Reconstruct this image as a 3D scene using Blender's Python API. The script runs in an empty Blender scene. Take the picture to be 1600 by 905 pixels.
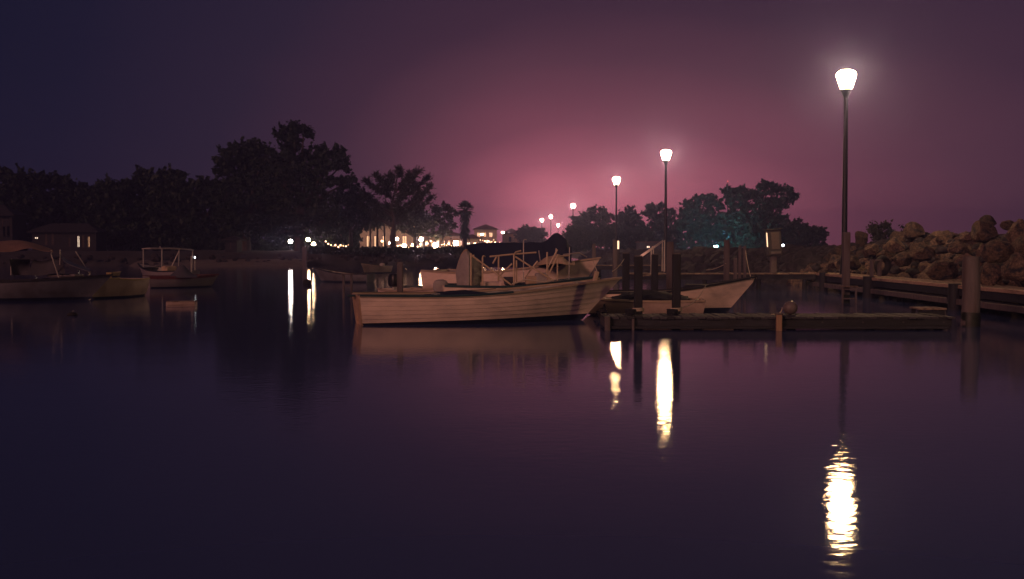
import bpy, bmesh, math, random
import numpy as np
from mathutils import Vector, Matrix, noise

random.seed(7)
rng = np.random.default_rng(11)
scene = bpy.context.scene
C = scene.collection
R = math.radians

# ------------------------------------------------------------------ camera
CAM_H = 1.7
F = 1715.0                        # focal length in photo pixels (1600 wide)
PITCH = math.atan(67.5 / F)       # horizon sits at row 385 of 905
cam_data = bpy.data.cameras.new('camera')
cam_data.sensor_width = 36.0
cam_data.lens = 36.0 * F / 1600.0
cam_data.clip_start = 0.1
cam_data.clip_end = 6000
cam = bpy.data.objects.new('camera', cam_data)
C.objects.link(cam)
cam.location = (0, 0, CAM_H)
cam.rotation_euler = (R(90) - PITCH, 0, 0)
scene.camera = cam

# ------------------------------------------------------------------ night sky with the glow of the town
world = bpy.data.worlds.new('World')
scene.world = world
world.use_nodes = True
nt = world.node_tree
nt.nodes.clear()
def wn(kind, **kw):
    n = nt.nodes.new(kind)
    for k, v in kw.items():
        setattr(n, k, v)
    return n
def wmath(op, a, b=None, c=None):
    n = wn('ShaderNodeMath', operation=op)
    for i, v in enumerate((a, b, c)):
        if v is None:
            continue
        if isinstance(v, (int, float)):
            n.inputs[i].default_value = v
        else:
            nt.links.new(v, n.inputs[i])
    return n.outputs[0]
tc = wn('ShaderNodeTexCoord')
sep = wn('ShaderNodeSeparateXYZ')
nt.links.new(tc.outputs['Generated'], sep.inputs[0])
az = wmath('MULTIPLY', wmath('ARCTAN2', sep.outputs[0], sep.outputs[1]), 57.2958)
el = wmath('MULTIPLY', wmath('ARCSINE', wmath('MAXIMUM', sep.outputs[2], 0.0)), 57.2958)
daz = wmath('SUBTRACT', az, 2.6)
right = wmath('DIVIDE', wmath('MAXIMUM', daz, 0.0), 13.0)
left = wmath('DIVIDE', wmath('MINIMUM', daz, 0.0), 5.7)
ra = wmath('ADD', right, left)
re_ = wmath('DIVIDE', el, 5.4)
rr = wmath('SQRT', wmath('ADD', wmath('ADD', wmath('MULTIPLY', ra, ra), wmath('MULTIPLY', re_, re_)), 0.02))
# thin cloud layer breaks the evenness of the glow
cl = wn('ShaderNodeTexNoise')
cl.inputs['Scale'].default_value = 2.2
cl.inputs['Detail'].default_value = 4.0
mp = wn('ShaderNodeMapping')
mp.inputs['Scale'].default_value = (1.0, 1.0, 3.5)
nt.links.new(tc.outputs['Generated'], mp.inputs[0])
nt.links.new(mp.outputs[0], cl.inputs['Vector'])
cloudy = wmath('MULTIPLY', wmath('SUBTRACT', cl.outputs['Fac'], 0.5), 0.8)
rr = wmath('MAXIMUM', wmath('ADD', rr, cloudy), 0.0)
ramp = wn('ShaderNodeValToRGB')
ramp.color_ramp.interpolation = 'LINEAR'
SKY = [(0.0, (1.35, .36, .45)), (.34, (.88, .22, .295)), (.75, (.40, .104, .152)), (1.17, (.210, .061, .094)),
       (1.79, (.100, .037, .061)), (2.3, (.054, .0235, .045)), (3.3, (.026, .0160, .036)),
       (4.6, (.0115, .0098, .028)), (6.0, (.0058, .0070, .0225))]
cr = ramp.color_ramp
while len(cr.elements) < len(SKY):
    cr.elements.new(0.5)
for e, (p, c) in zip(cr.elements, SKY):
    e.position = p / 6.0
    e.color = (*c, 1)
nt.links.new(wmath('DIVIDE', rr, 6.0), ramp.inputs[0])
bg = wn('ShaderNodeBackground')
bg.inputs['Strength'].default_value = 1.0
nt.links.new(ramp.outputs[0], bg.inputs[0])
wo = wn('ShaderNodeOutputWorld')
nt.links.new(bg.outputs[0], wo.inputs[0])

# weak warm light of the promenade behind the camera, as one distant soft source
sun_data = bpy.data.lights.new('sun', 'SUN')
sun_data.energy = 1.1
sun_data.angle = R(12)
sun_data.color = (1.0, 0.43, 0.34)
sun = bpy.data.objects.new('sun', sun_data)
C.objects.link(sun)
sun.rotation_euler = Vector((0.60, 0.73, -0.33)).to_track_quat('-Z', 'Y').to_euler()

scene.view_settings.view_transform = 'Standard'
scene.view_settings.look = 'None'
scene.view_settings.exposure = 0.0
scene.view_settings.gamma = 1.0
scene.view_settings.use_curve_mapping = False
scene.render.engine = 'CYCLES'
scene.cycles.use_denoising = True
scene.cycles.max_bounces = 5
scene.cycles.diffuse_bounces = 2
scene.cycles.glossy_bounces = 3
scene.cycles.transmission_bounces = 3
scene.cycles.volume_bounces = 0
scene.cycles.transparent_max_bounces = 6
scene.cycles.sample_clamp_indirect = 3.0
scene.cycles.caustics_reflective = False
scene.cycles.caustics_refractive = False

# ------------------------------------------------------------------ helpers
CP, SP = math.cos(PITCH), math.sin(PITCH)
def ray(px, py):
    u, v = (px - 800) / F, (452.5 - py) / F
    return Vector((u, CP + v * SP, -SP + v * CP))
def P(px, py, D):                     # the point of the place seen at (px, py) whose distance is D
    d = ray(px, py)
    return Vector((0, 0, CAM_H)) + d * (D / d.y)
def Wt(px, py):                       # the point of the water surface seen at (px, py)
    d = ray(px, py)
    return Vector((0, 0, CAM_H)) + d * (-CAM_H / d.z)

class MB:
    def __init__(s):
        s.v, s.f, s.m = [], [], []
    def add(s, vs, fs, mi=0):
        o = len(s.v)
        s.v += [tuple(v) for v in vs]
        s.f += [tuple(i + o for i in f) for f in fs]
        s.m += [mi] * len(fs)
        return s
    def box(s, c, d, rz=0.0, mi=0, bev=0.0, tilt=None):
        cx, cy, cz = c
        hx, hy, hz = d[0] / 2, d[1] / 2, d[2] / 2
        M = Matrix.Rotation(rz, 3, 'Z')
        if tilt is not None:
            M = M @ tilt
        if bev <= 0:
            vs = [(x, y, z) for x in (-hx, hx) for y in (-hy, hy) for z in (-hz, hz)]
            fs = [(0, 1, 3, 2), (4, 6, 7, 5), (0, 4, 5, 1), (2, 3, 7, 6), (0, 2, 6, 4), (1, 5, 7, 3)]
        else:
            b = bev
            ring = lambda ex, ey: [(-ex + b, -ey), (ex - b, -ey), (ex, -ey + b), (ex, ey - b), (ex - b, ey), (-ex + b, ey), (-ex, ey - b), (-ex, -ey + b)]
            vs = []
            for z, k in ((-hz, b), (-hz + b, 0), (hz - b, 0), (hz, b)):
                vs += [(x, y, z) for x, y in ring(hx - k, hy - k)] if k else [(x, y, z) for x, y in ring(hx, hy)]
            fs = []
            for r in range(3):
                for i in range(8):
                    j = (i + 1) % 8
                    fs.append((r * 8 + i, r * 8 + j, r * 8 + 8 + j, r * 8 + 8 + i))
            fs += [tuple(range(7, -1, -1)), tuple(range(24, 32))]
        vs = [tuple(M @ Vector(v) + Vector((cx, cy, cz))) for v in vs]
        return s.add(vs, fs, mi)
    def tube(s, pts, r, n=8, mi=0, cap=True, closed=False):
        pts = [Vector(p) for p in pts]
        rs = r if isinstance(r, (list, tuple)) else [r] * len(pts)
        vs, fs = [], []
        prev = None
        for i, p in enumerate(pts):
            a = pts[max(i - 1, 0)]
            b = pts[min(i + 1, len(pts) - 1)]
            t = (b - a)
            t = t.normalized() if t.length > 1e-9 else Vector((0, 0, 1))
            if prev is None:
                ref = Vector((0, 0, 1)) if abs(t.z) < .9 else Vector((1, 0, 0))
                nx = t.cross(ref).normalized()
            else:
                nx = (prev - t * prev.dot(t))
                nx = nx.normalized() if nx.length > 1e-6 else t.orthogonal().normalized()
            prev = nx
            ny = t.cross(nx)
            for k in range(n):
                a_ = 2 * math.pi * k / n
                vs.append(p + (nx * math.cos(a_) + ny * math.sin(a_)) * rs[i])
        for i in range(len(pts) - 1):
            for k in range(n):
                k2 = (k + 1) % n
                fs.append((i * n + k, i * n + k2, (i + 1) * n + k2, (i + 1) * n + k))
        if cap:
            fs.append(tuple(range(n - 1, -1, -1)))
            fs.append(tuple((len(pts) - 1) * n + k for k in range(n)))
        return s.add(vs, fs, mi)
    def lathe(s, prof, c=(0, 0, 0), n=20, mi=0):
        vs, fs = [], []
        for r, z in prof:
            for k in range(n):
                a = 2 * math.pi * k / n
                vs.append((c[0] + r * math.cos(a), c[1] + r * math.sin(a), c[2] + z))
        for i in range(len(prof) - 1):
            for k in range(n):
                k2 = (k + 1) % n
                fs.append((i * n + k, i * n + k2, (i + 1) * n + k2, (i + 1) * n + k))
        fs.append(tuple(range(n - 1, -1, -1)))
        fs.append(tuple((len(prof) - 1) * n + k for k in range(n)))
        return s.add(vs, fs, mi)
    def grid(s, rows, mi=0):
        n = len(rows[0])
        vs = [p for r in rows for p in r]
        fs = []
        for i in range(len(rows) - 1):
            for j in range(n - 1):
                fs.append((i * n + j, i * n + j + 1, (i + 1) * n + j + 1, (i + 1) * n + j))
        return s.add(vs, fs, mi)
    def sheet(s, rows, th=0.02, mi=0):           # a grid with thickness
        up = [[Vector(p) + Vector((0, 0, th)) for p in r] for r in rows]
        s.grid(rows, mi)
        s.grid([list(reversed(r)) for r in up], mi)
        n, m = len(rows), len(rows[0])
        loop = [(0, j) for j in range(m)] + [(i, m - 1) for i in range(1, n)] + [(n - 1, j) for j in range(m - 2, -1, -1)] + [(i, 0) for i in range(n - 2, 0, -1)]
        lo = [rows[i][j] for i, j in loop]
        hi = [up[i][j] for i, j in loop]
        k = len(loop)
        s.add(lo + hi, [(a, (a + 1) % k, (a + 1) % k + k, a + k) for a in range(k)], mi)
        return s
    def mesh(s, name, mats, smooth=False, fix=True):
        me = bpy.data.meshes.new(name)
        me.from_pydata(s.v, [], s.f)
        for m in (mats if isinstance(mats, (list, tuple)) else [mats]):
            me.materials.append(m)
        if any(s.m):
            me.polygons.foreach_set('material_index', s.m)
        if fix:
            bm = bmesh.new(); bm.from_mesh(me)
            bmesh.ops.recalc_face_normals(bm, faces=bm.faces)
            bm.to_mesh(me); bm.free()
        if smooth:
            me.polygons.foreach_set('use_smooth', [True] * len(me.polygons))
            try:
                me.set_sharp_from_angle(angle=R(38))
            except Exception:
                pass
        me.update()
        return me
    def build(s, name, mats, parent=None, smooth=False, loc=None, rz=0.0, fix=True):
        return link(name, s.mesh(name, mats, smooth, fix), parent, loc, rz)

def link(name, me, parent=None, loc=None, rz=0.0):
    o = bpy.data.objects.new(name, me)
    C.objects.link(o)
    o.parent = parent
    if loc is not None:
        o.location = loc
    o.rotation_euler.z = rz
    return o
def empty(name, loc=(0, 0, 0), rz=0.0):
    o = bpy.data.objects.new(name, None)
    o.empty_display_size = 0.2
    C.objects.link(o)
    o.location = loc
    o.rotation_euler = (0, 0, rz)
    return o
def tag(o, label=None, cat=None, group=None, kind=None):
    if label: o['label'] = label
    if cat: o['category'] = cat
    if group: o['group'] = group
    if kind: o['kind'] = kind
    return o
def copy_tree(o, parent=None):
    c = o.copy()
    C.objects.link(c)
    c.parent = parent
    for ch in [x for x in CHILD.get(o.name, [])]:
        copy_tree(ch, c)
    return c
CHILD = {}
def note_children(o):
    CHILD[o.name] = list(o.children)
    for ch in o.children:
        note_children(ch)

# ------------------------------------------------------------------ materials
def mat(name, col, rough=0.7, var=0.25, scale=6.0, bump=0.0, bscale=30.0, metal=0.0, spec=0.4, stretch=(1, 1, 1), dark=None, dscale=2.0, rand=0.0):
    m = bpy.data.materials.new(name)
    m.use_nodes = True
    t = m.node_tree
    b = t.nodes['Principled BSDF']
    b.inputs['Roughness'].default_value = rough
    b.inputs['Metallic'].default_value = metal
    b.inputs['Specular IOR Level'].default_value = spec
    tcn = t.nodes.new('ShaderNodeTexCoord')
    mpn = t.nodes.new('ShaderNodeMapping')
    mpn.inputs['Scale'].default_value = stretch
    t.links.new(tcn.outputs['Object'], mpn.inputs[0])
    nz = t.nodes.new('ShaderNodeTexNoise')
    nz.inputs['Scale'].default_value = scale
    nz.inputs['Detail'].default_value = 6
    nz.inputs['Roughness'].default_value = 0.62
    t.links.new(mpn.outputs[0], nz.inputs['Vector'])
    r = t.nodes.new('ShaderNodeValToRGB')
    r.color_ramp.elements[0].position = 0.3
    r.color_ramp.elements[1].position = 0.72
    r.color_ramp.elements[0].color = (*[c * (1 - var) for c in col], 1)
    r.color_ramp.elements[1].color = (*[min(1, c * (1 + var)) for c in col], 1)
    t.links.new(nz.outputs['Fac'], r.inputs[0])
    out = r.outputs[0]
    if dark is not None:                       # stains with a shape of their own
        n2 = t.nodes.new('ShaderNodeTexNoise')
        n2.inputs['Scale'].default_value = dscale
        n2.inputs['Detail'].default_value = 8
        t.links.new(mpn.outputs[0], n2.inputs['Vector'])
        r2 = t.nodes.new('ShaderNodeValToRGB')
        r2.color_ramp.elements[0].position = 0.48
        r2.color_ramp.elements[1].position = 0.68
        t.links.new(n2.outputs['Fac'], r2.inputs[0])
        mx = t.nodes.new('ShaderNodeMixRGB')
        mx.inputs[2].default_value = (*dark, 1)
        t.links.new(r2.outputs[0], mx.inputs[0])
        t.links.new(out, mx.inputs[1])
        out = mx.outputs[0]
    if rand > 0:
        oi = t.nodes.new('ShaderNodeObjectInfo')
        mr = t.nodes.new('ShaderNodeMapRange')
        mr.inputs[3].default_value = 1 - rand
        mr.inputs[4].default_value = 1 + rand
        t.links.new(oi.outputs['Random'], mr.inputs[0])
        hs = t.nodes.new('ShaderNodeHueSaturation')
        t.links.new(mr.outputs[0], hs.inputs['Value'])
        t.links.new(out, hs.inputs['Color'])
        out = hs.outputs[0]
    t.links.new(out, b.inputs['Base Color'])
    if bump > 0:
        n3 = t.nodes.new('ShaderNodeTexNoise')
        n3.inputs['Scale'].default_value = bscale
        n3.inputs['Detail'].default_value = 7
        n3.inputs['Roughness'].default_value = 0.65
        t.links.new(mpn.outputs[0], n3.inputs['Vector'])
        bp = t.nodes.new('ShaderNodeBump')
        bp.inputs['Strength'].default_value = 1.0
        bp.inputs['Distance'].default_value = bump
        t.links.new(n3.outputs['Fac'], bp.inputs['Height'])
        t.links.new(bp.outputs[0], b.inputs['Normal'])
    return m
def glow(name, col, strength):
    m = bpy.data.materials.new(name)
    m.use_nodes = True
    t = m.node_tree
    t.nodes.clear()
    e = t.nodes.new('ShaderNodeEmission')
    e.inputs[0].default_value = (*col, 1)
    e.inputs[1].default_value = strength
    o = t.nodes.new('ShaderNodeOutputMaterial')
    t.links.new(e.outputs[0], o.inputs[0])
    return m
def leaf_mat(name, col):
    m = mat(name, col, rough=0.6, var=0.35, scale=1.2, spec=0.25)
    t = m.node_tree
    b = t.nodes['Principled BSDF']
    src = b.inputs['Base Color'].links[0].from_socket
    tr = t.nodes.new('ShaderNodeBsdfTranslucent')
    t.links.new(src, tr.inputs[0])
    mx = t.nodes.new('ShaderNodeMixShader')
    mx.inputs[0].default_value = 0.25
    t.links.new(b.outputs[0], mx.inputs[1])
    t.links.new(tr.outputs[0], mx.inputs[2])
    t.links.new(mx.outputs[0], t.nodes['Material Output'].inputs[0])
    return m

M = dict(
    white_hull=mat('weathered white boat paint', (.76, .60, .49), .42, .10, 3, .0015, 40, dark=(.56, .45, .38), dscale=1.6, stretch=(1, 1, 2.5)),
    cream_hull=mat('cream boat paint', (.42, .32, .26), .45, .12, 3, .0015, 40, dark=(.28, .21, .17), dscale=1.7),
    dimmed_hull=mat('dimmed white boat paint', (.20, .175, .19), .5, .15, 3, .0015, 40, dark=(.2, .17, .17), dscale=1.7),  # white paint darkened to imitate the weak light on the left boats
    grey_hull=mat('grey paint for dark and dimmed hulls', (.13, .13, .15), .5, .15, 3, .0015, 40, dark=(.09, .085, .09), dscale=1.8),
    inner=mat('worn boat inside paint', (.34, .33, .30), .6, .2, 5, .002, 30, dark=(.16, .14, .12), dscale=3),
    bottom=mat('dark blue bottom paint', (.012, .020, .045), .55, .3, 5),
    teal=mat('dark teal rail paint', (.02, .055, .065), .5, .25, 7),
    rail_wood=mat('varnished pale wood rail', (.40, .31, .22), .4, .2, 5, .001, 40, stretch=(.3, 3, 3)),
    transom_wood=mat('varnished orange wood', (.46, .31, .19), .4, .2, 4, .001, 40, stretch=(2, 1, 4)),
    red=mat('faded red paint', (.12, .028, .03), .5, .2, 6),
    yellow=mat('faded yellow paint', (.34, .25, .11), .5, .2, 6),
    black=mat('black engine plastic', (.012, .012, .014), .4, .2, 8),
    tan=mat('sun faded tan canvas', (.46, .34, .23), .85, .18, 3, .004, 14),
    sail=mat('grey canvas', (.34, .31, .29), .85, .18, 3, .004, 14),
    navy=mat('navy tarpaulin', (.010, .016, .042), .7, .25, 3, .004, 12),
    grey_canvas=mat('dark grey canvas', (.06, .06, .075), .85, .2, 3, .004, 12),
    orange_canvas=mat('rust tan canvas', (.20, .125, .095), .85, .2, 3, .004, 12),
    steel=mat('dull stainless tube', (.50, .46, .40), .38, .1, 9, metal=.85),
    pale_tube=mat('pale painted tube', (.55, .42, .28), .4, .15, 9),
    alu=mat('oxidised aluminium', (.42, .40, .37), .5, .15, 9, metal=.5),
    rope=mat('pale mooring rope', (.50, .43, .33), .9, .2, 60, .002, 120),
    creosote=mat('creosoted timber', (.014, .016, .023), .75, .4, 5, .004, 22, stretch=(6, 6, .8), dark=(.012, .010, .010), dscale=2),
    plank=mat('weathered grey deck plank', (.22, .165, .125), .85, .3, 5, .003, 24, stretch=(5, .7, 5), dark=(.07, .05, .04), dscale=2.2, rand=.35),
    dock_plank=mat('dark bluish deck plank', (.046, .044, .054), .8, .35, 5, .003, 24, stretch=(5, .7, 5), dark=(.03, .026, .028), dscale=2.2, rand=.6),  # darker and bluer than the pier planks
    beam=mat('dark bluish dock beam', (.020, .021, .029), .7, .45, 5, .006, 22, stretch=(.8, 5, 5), dark=(.010, .009, .011), dscale=2, rand=.4),  # very dark, slightly blue timber tone
    algae=mat('wet dark algae', (.014, .017, .013), .35, .5, 14, .01, 30),
    edge=mat('edge board in lit tone', (.40, .28, .20), .8, .25, 5, .003, 24, stretch=(5, .7, 5), dark=(.2, .14, .1), dscale=2.2, rand=.2),  # pale tone paints the lit line along the pier deck
    pile=mat('bleached timber pile', (.118, .100, .104), .85, .3, 4, .006, 18, stretch=(5, 5, .6), dark=(.08, .06, .055), dscale=2),
    rust_pile=mat('pale wooden stub', (.30, .19, .12), .8, .25, 4, .004, 18, stretch=(5, 5, .6)),
    rock=mat('brown armour stone', (.104, .074, .058), .92, .75, 7, .085, 6.5, spec=.2, dark=(.016, .018, .027), dscale=2.4, rand=.5),
    far_rock=mat('shaded copy of armour stone', (.032, .029, .034), .92, .6, 3, .05, 4, spec=.2, dark=(.016, .015, .018), dscale=2),  # same stone as rock, darkened to paint its shade
    rubble=mat('dark rubble core', (.03, .026, .026), .95, .4, 2, .05, 4),
    soil=mat('dark shore soil', (.045, .042, .038), .95, .4, .6, .05, 3),
    sand=mat('dull sand', (.16, .14, .115), .95, .25, 1.0, .02, 6),
    pole=mat('black lamp post paint', (.010, .011, .016), .45, .2, 9),
    bark=mat('dark tree bark', (.05, .038, .03), .95, .3, 5, .02, 12),
    leaf_a=leaf_mat('deep green foliage', (.024, .042, .028)),
    leaf_b=leaf_mat('olive foliage', (.048, .056, .030)),
    leaf_c=leaf_mat('blue green foliage', (.030, .060, .050)),
    cream_wall=mat('cream render', (.52, .42, .32), .9, .1, 1.5, .004, 12),
    pink_wall=mat('salmon render', (.52, .34, .25), .9, .1, 1.5, .004, 12),
    grey_wall=mat('grey render', (.07, .07, .08), .9, .15, 1.5, .004, 12),
    tile=mat('brown roof tile', (.13, .07, .05), .85, .3, 4, .01, 10),
    dark_tile=mat('night darkened roof', (.016, .016, .020), .9, .3, 4, .01, 10),  # roof tone darkened to paint night shade
    dark_wall=mat('night darkened wall', (.020, .020, .025), .9, .3, 3, .004, 12),  # wall tone darkened to paint night shade
    door=mat('dark opening frame', (.05, .035, .03), .7, .3, 4),
    box_grey=mat('grey painted steel box', (.045, .043, .047), .55, .15, 5, .001, 30, dark=(.05, .042, .04), dscale=3),
    box_panel=mat('pale meter panel', (.105, .085, .08), .5, .15, 6),
    buoy=mat('scuffed pale buoy', (.13, .105, .105), .45, .25, 7, .002, 30),
    tyre=mat('black rubber', (.014, .014, .015), .8, .3, 9, .004, 20),
)
LAMP_L = 350.0
M['lamp'] = glow('lit warm lamp glass', (1.0, .60, .29), LAMP_L)
M['globe'] = glow('lit globe lamp', (1.0, .60, .36), 130.0)
M['globe_white'] = glow('lit white globe lamp', (1.0, .84, .76), 120.0)
M['globe_dim'] = glow('lit small lamp', (1.0, .52, .28), 18.0)
M['window_warm'] = glow('lit warm window', (1.0, .52, .28), 1.7)
M['window_white'] = glow('lit white window', (1.0, .76, .56), 2.6)
M['window_dim'] = glow('dim lit window', (.55, .60, .75), .10)
M['teal_light'] = glow('lit teal floodlight', (.22, .90, 1.0), 1000.0)
M['teal_front'] = glow('lit pale teal lens', (.45, .95, 1.0), 40.0)
M['strip'] = glow('warm pedestal lamp and edge glow', (1.0, .62, .36), 2.2)
M['cool'] = glow('lit cool white lamp', (.85, .92, 1.0), 12.0)
M['pin'] = glow('lit anchor light', (.9, .93, 1.0), 6.0)
M['red_light'] = glow('lit red beacon', (1.0, .18, .14), 1.2)

# ------------------------------------------------------------------ water
def water_mat():
    m = bpy.data.materials.new('still harbour water')
    m.use_nodes = True
    t = m.node_tree
    t.nodes.clear()
    geo = t.nodes.new('ShaderNodeNewGeometry')
    def nz(scale, det, sx=1.0, sy=1.0):
        mp_ = t.nodes.new('ShaderNodeMapping')
        mp_.inputs['Scale'].default_value = (sx, sy, 1)
        t.links.new(geo.outputs['Position'], mp_.inputs[0])
        n = t.nodes.new('ShaderNodeTexNoise')
        n.inputs['Scale'].default_value = scale
        n.inputs['Detail'].default_value = det
        n.inputs['Roughness'].default_value = .5
        t.links.new(mp_.outputs[0], n.inputs['Vector'])
        return n.outputs['Fac']
    b1 = t.nodes.new('ShaderNodeBump')
    b1.inputs['Distance'].default_value = .0019
    t.links.new(nz(8.0, 2.0, .8, 1.2), b1.inputs['Height'])
    b2 = t.nodes.new('ShaderNodeBump')
    b2.inputs['Distance'].default_value = .004
    t.links.new(nz(.55, 1.0, .7, 1.3), b2.inputs['Height'])
    t.links.new(b1.outputs[0], b2.inputs['Normal'])
    g = t.nodes.new('ShaderNodeBsdfAnisotropic')
    g.distribution = 'BECKMANN'
    g.inputs['Roughness'].default_value = .098
    g.inputs['Color'].default_value = (1, 1, 1, 1)
    t.links.new(b2.outputs[0], g.inputs['Normal'])
    mr = t.nodes.new('ShaderNodeMapRange')                     # wind patches
    mr.inputs[1].default_value = .35; mr.inputs[2].default_value = .65
    mr.inputs[3].default_value = .085; mr.inputs[4].default_value = .103
    t.links.new(nz(.16, 3.0, .5, 1.6), mr.inputs[0])
    t.links.new(mr.outputs[0], g.inputs['Roughness'])
    d = t.nodes.new('ShaderNodeBsdfDiffuse')
    d.inputs['Color'].default_value = (.043, .061, .170, 1)
    fr = t.nodes.new('ShaderNodeFresnel')
    fr.inputs['IOR'].default_value = 1.333
    mx = t.nodes.new('ShaderNodeMixShader')
    t.links.new(fr.outputs[0], mx.inputs[0])
    t.links.new(d.outputs[0], mx.inputs[1])
    t.links.new(g.outputs[0], mx.inputs[2])
    o = t.nodes.new('ShaderNodeOutputMaterial')
    t.links.new(mx.outputs[0], o.inputs[0])
    return m
wm = MB()
wm.add([(-350, -120, 0), (350, -120, 0), (350, 480, 0), (-350, 480, 0)], [(0, 1, 2, 3)])
tag(wm.build('water', water_mat()), kind='structure')

# ------------------------------------------------------------------ land behind the basin
def land_mesh(path, prof, name, mat_, inward, jit=.15):
    rows = []
    rs = random.Random(5)
    pts = []
    for i in range(len(path) - 1):
        a, b = Vector(path[i]), Vector(path[i + 1])
        k = max(2, int((b - a).length / 2.5))
        for j in range(k):
            pts.append(a.lerp(b, j / k))
    pts.append(Vector(path[-1]))
    for i, p in enumerate(pts):
        row = []
        for d, z in prof:
            n = noise.noise(Vector((p.x * .3 + d, p.y * .3, d * .7)))
            row.append((p.x + inward[0] * d + n * .6 * (d > 0) * (d < 30), p.y + inward[1] * d, z + (n * jit if 0 < d < 60 else 0)))
        rows.append(row)
    mb = MB()
    mb.grid(rows)
    return mb.build(name, mat_, smooth=True)
# far shore: from the left edge to the head of the basin
shore = [(-300, 92), (-120, 92), (-60, 94), (-30, 96), (-12, 100), (-4, 108), (1, 128), (4, 165), (6, 230), (6.5, 320)]
tag(land_mesh(shore, [(0, -.5), (.8, .15), (2.5, .7), (5, 1.15), (9, 1.3), (20, 1.2), (60, 1.2), (150, 1.2)], 'far_shore', M['soil'], (-.25, 1.0)), kind='structure')
# pale slip / beach strip in front of the far shore, left of the lamps
mb = MB()
rows = []
for i in range(30):
    x = -33 + i * .52
    w = math.sin(math.pi * i / 29)
    rows.append([(x, 94.0 - 2.2 * w, -.15), (x, 95.0 - 1.4 * w, .12 + .03 * math.sin(i * 1.7)), (x, 97.0, .42), (x, 99.5, .55)])
mb.grid(rows)
tag(mb.build('sand_beach', M['sand'], smooth=True), kind='structure')
# land on the right, behind the breakwater
mb = MB()
rows = []
for i in range(60):
    y = 62 + i * 6.0
    x0 = 9.0 + max(0, (75 - y)) * .25 + (min(y, 300) - 75) * -.008
    rows.append([(x0 + .4, y, -.4), (x0 + 1.6, y, .55), (x0 + 3, y, .9), (x0 + 12, y, 1.1), (x0 + 60, y, 1.1), (x0 + 320, y, 1.1)])
mb.grid(rows)
tag(mb.build('right_shore', M['soil'], smooth=True), kind='structure')

# ------------------------------------------------------------------ lamp posts on the jetty
LAMP_H = 7.15
def make_lamp():
    root = empty('street_lamp')
    mb = MB()
    mb.lathe([(.20, 0), (.20, .05), (.155, .08), (.135, .5), (.105, .9), (.095, 3), (.075, LAMP_H - .75), (.075, LAMP_H - .7)], n=16)
    mb.build('pole', M['pole'], root, smooth=True)
    mb = MB()
    mb.lathe([(.27, -.01), (.27, .04), (.24, .06)], n=16)
    mb.build('base_plate', M['pole'], root, smooth=True)
    mb = MB()
    mb.lathe([(.08, 0), (.09, .06), (.13, .16), (.20, .30), (.20, .34)], (0, 0, LAMP_H - .72), n=20)
    mb.build('collar', M['pole'], root, smooth=True)
    mb = MB()
    mb.lathe([(.17, 0), (.195, .01), (.27, .25), (.345, .46), (.35, .51), (.315, .58), (.23, .645), (.12, .68)], (0, 0, LAMP_H - .375), n=24)
    g = mb.build('lamp_glass', M['lamp'], root, smooth=True)
    mb = MB()
    mb.lathe([(.16, 0), (.16, .02), (.10, .05), (.03, .09)], (0, 0, LAMP_H + .30), n=24)
    mb.build('cap', M['pole'], root, smooth=True)
    note_children(root)
    return root
lamp0 = make_lamp()
LAMPS = [
    (12.1, 40.0, .62, 'tall lit lamp post, nearest and largest of the row, on the timber pier'),
    (10.2, 73.0, .62, 'second largest lit lamp post in the row, standing behind the dock posts'),
    (10.05, 106.0, .9, 'third lit lamp post in the row from the right, between two bushy trees'),
    (9.6, 173.0, .9, 'slim lit lamp post just left of the dark bushy trees'),
    (8.35, 236.0, .9, 'distant lit lamp post above the navy tarpaulin, right one of the close pair'),
    (7.25, 267.0, .9, 'distant lit lamp post above the navy tarpaulin, left one of the close pair'),
    (13.3, 7.0, .62, 'lit lamp post on the near end of the pier, outside the picture'),
]
for i, (x, y, z, lab) in enumerate(LAMPS):
    o = lamp0 if i == 0 else copy_tree(lamp0)
    o.location = (x, y, z)
    tag(o, lab, 'lamp post', 'lamp posts along the breakwater')
    o.rotation_euler.z = i * .7
# small farther one, lower
o = copy_tree(lamp0)
p = P(872, 356, 300); o.location = (p.x, 300, p.z - LAMP_H * 1.0)
tag(o, 'lowest and smallest lit lamp post, over the tip of the navy tarpaulin', 'lamp post', 'lamp posts along the breakwater')
o.location.z = max(.3, o.location.z)

# ------------------------------------------------------------------ breakwater of loose rock
def boulder_mesh(seed):
    r = random.Random(seed)
    bm = bmesh.new()
    bmesh.ops.create_icosphere(bm, subdivisions=3, radius=1)
    planes = []
    for _ in range(15):
        n = Vector((r.gauss(0, 1), r.gauss(0, 1), r.gauss(0, 1))).normalized()
        planes.append((n, r.uniform(.56, .92)))
    off = Vector((seed * 7.1, seed * 3.3, 1.7))
    for v in bm.verts:
        d = v.co.normalized()
        rad = 1.1
        for n, h in planes:
            k = d.dot(n)
            if k > .05:
                rad = min(rad, h / k)
        rad *= 1 + .10 * noise.noise(d * 1.7 + off) + .07 * noise.noise(d * 4.0 + off) + .045 * noise.noise(d * 9 + off)
        v.co = d * rad
    me = bpy.data.meshes.new('stone')
    bm.to_mesh(me); bm.free()
    me.materials.append(M['rock'])
    me.polygons.foreach_set('use_smooth', [True] * len(me.polygons))
    me.set_sharp_from_angle(angle=R(17))
    return me
ROCKS = [boulder_mesh(i) for i in range(16)]
def crest(y):
    pts = [(0, 2.1), (24, 2.15), (33, 2.3), (40, 2.5), (44, 2.55), (48, 2.2), (56, 1.95), (65, 1.75), (80, 1.6), (95, 1.5), (130, 1.4), (300, 1.3)]
    for (a, za), (b, zb) in zip(pts, pts[1:]):
        if a <= y <= b:
            return za + (zb - za) * (y - a) / (b - a)
    return 1.3
def toe(y):
    return 13.35 if y < 43 else max(9.6, 13.35 - (y - 43) * .125)
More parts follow.
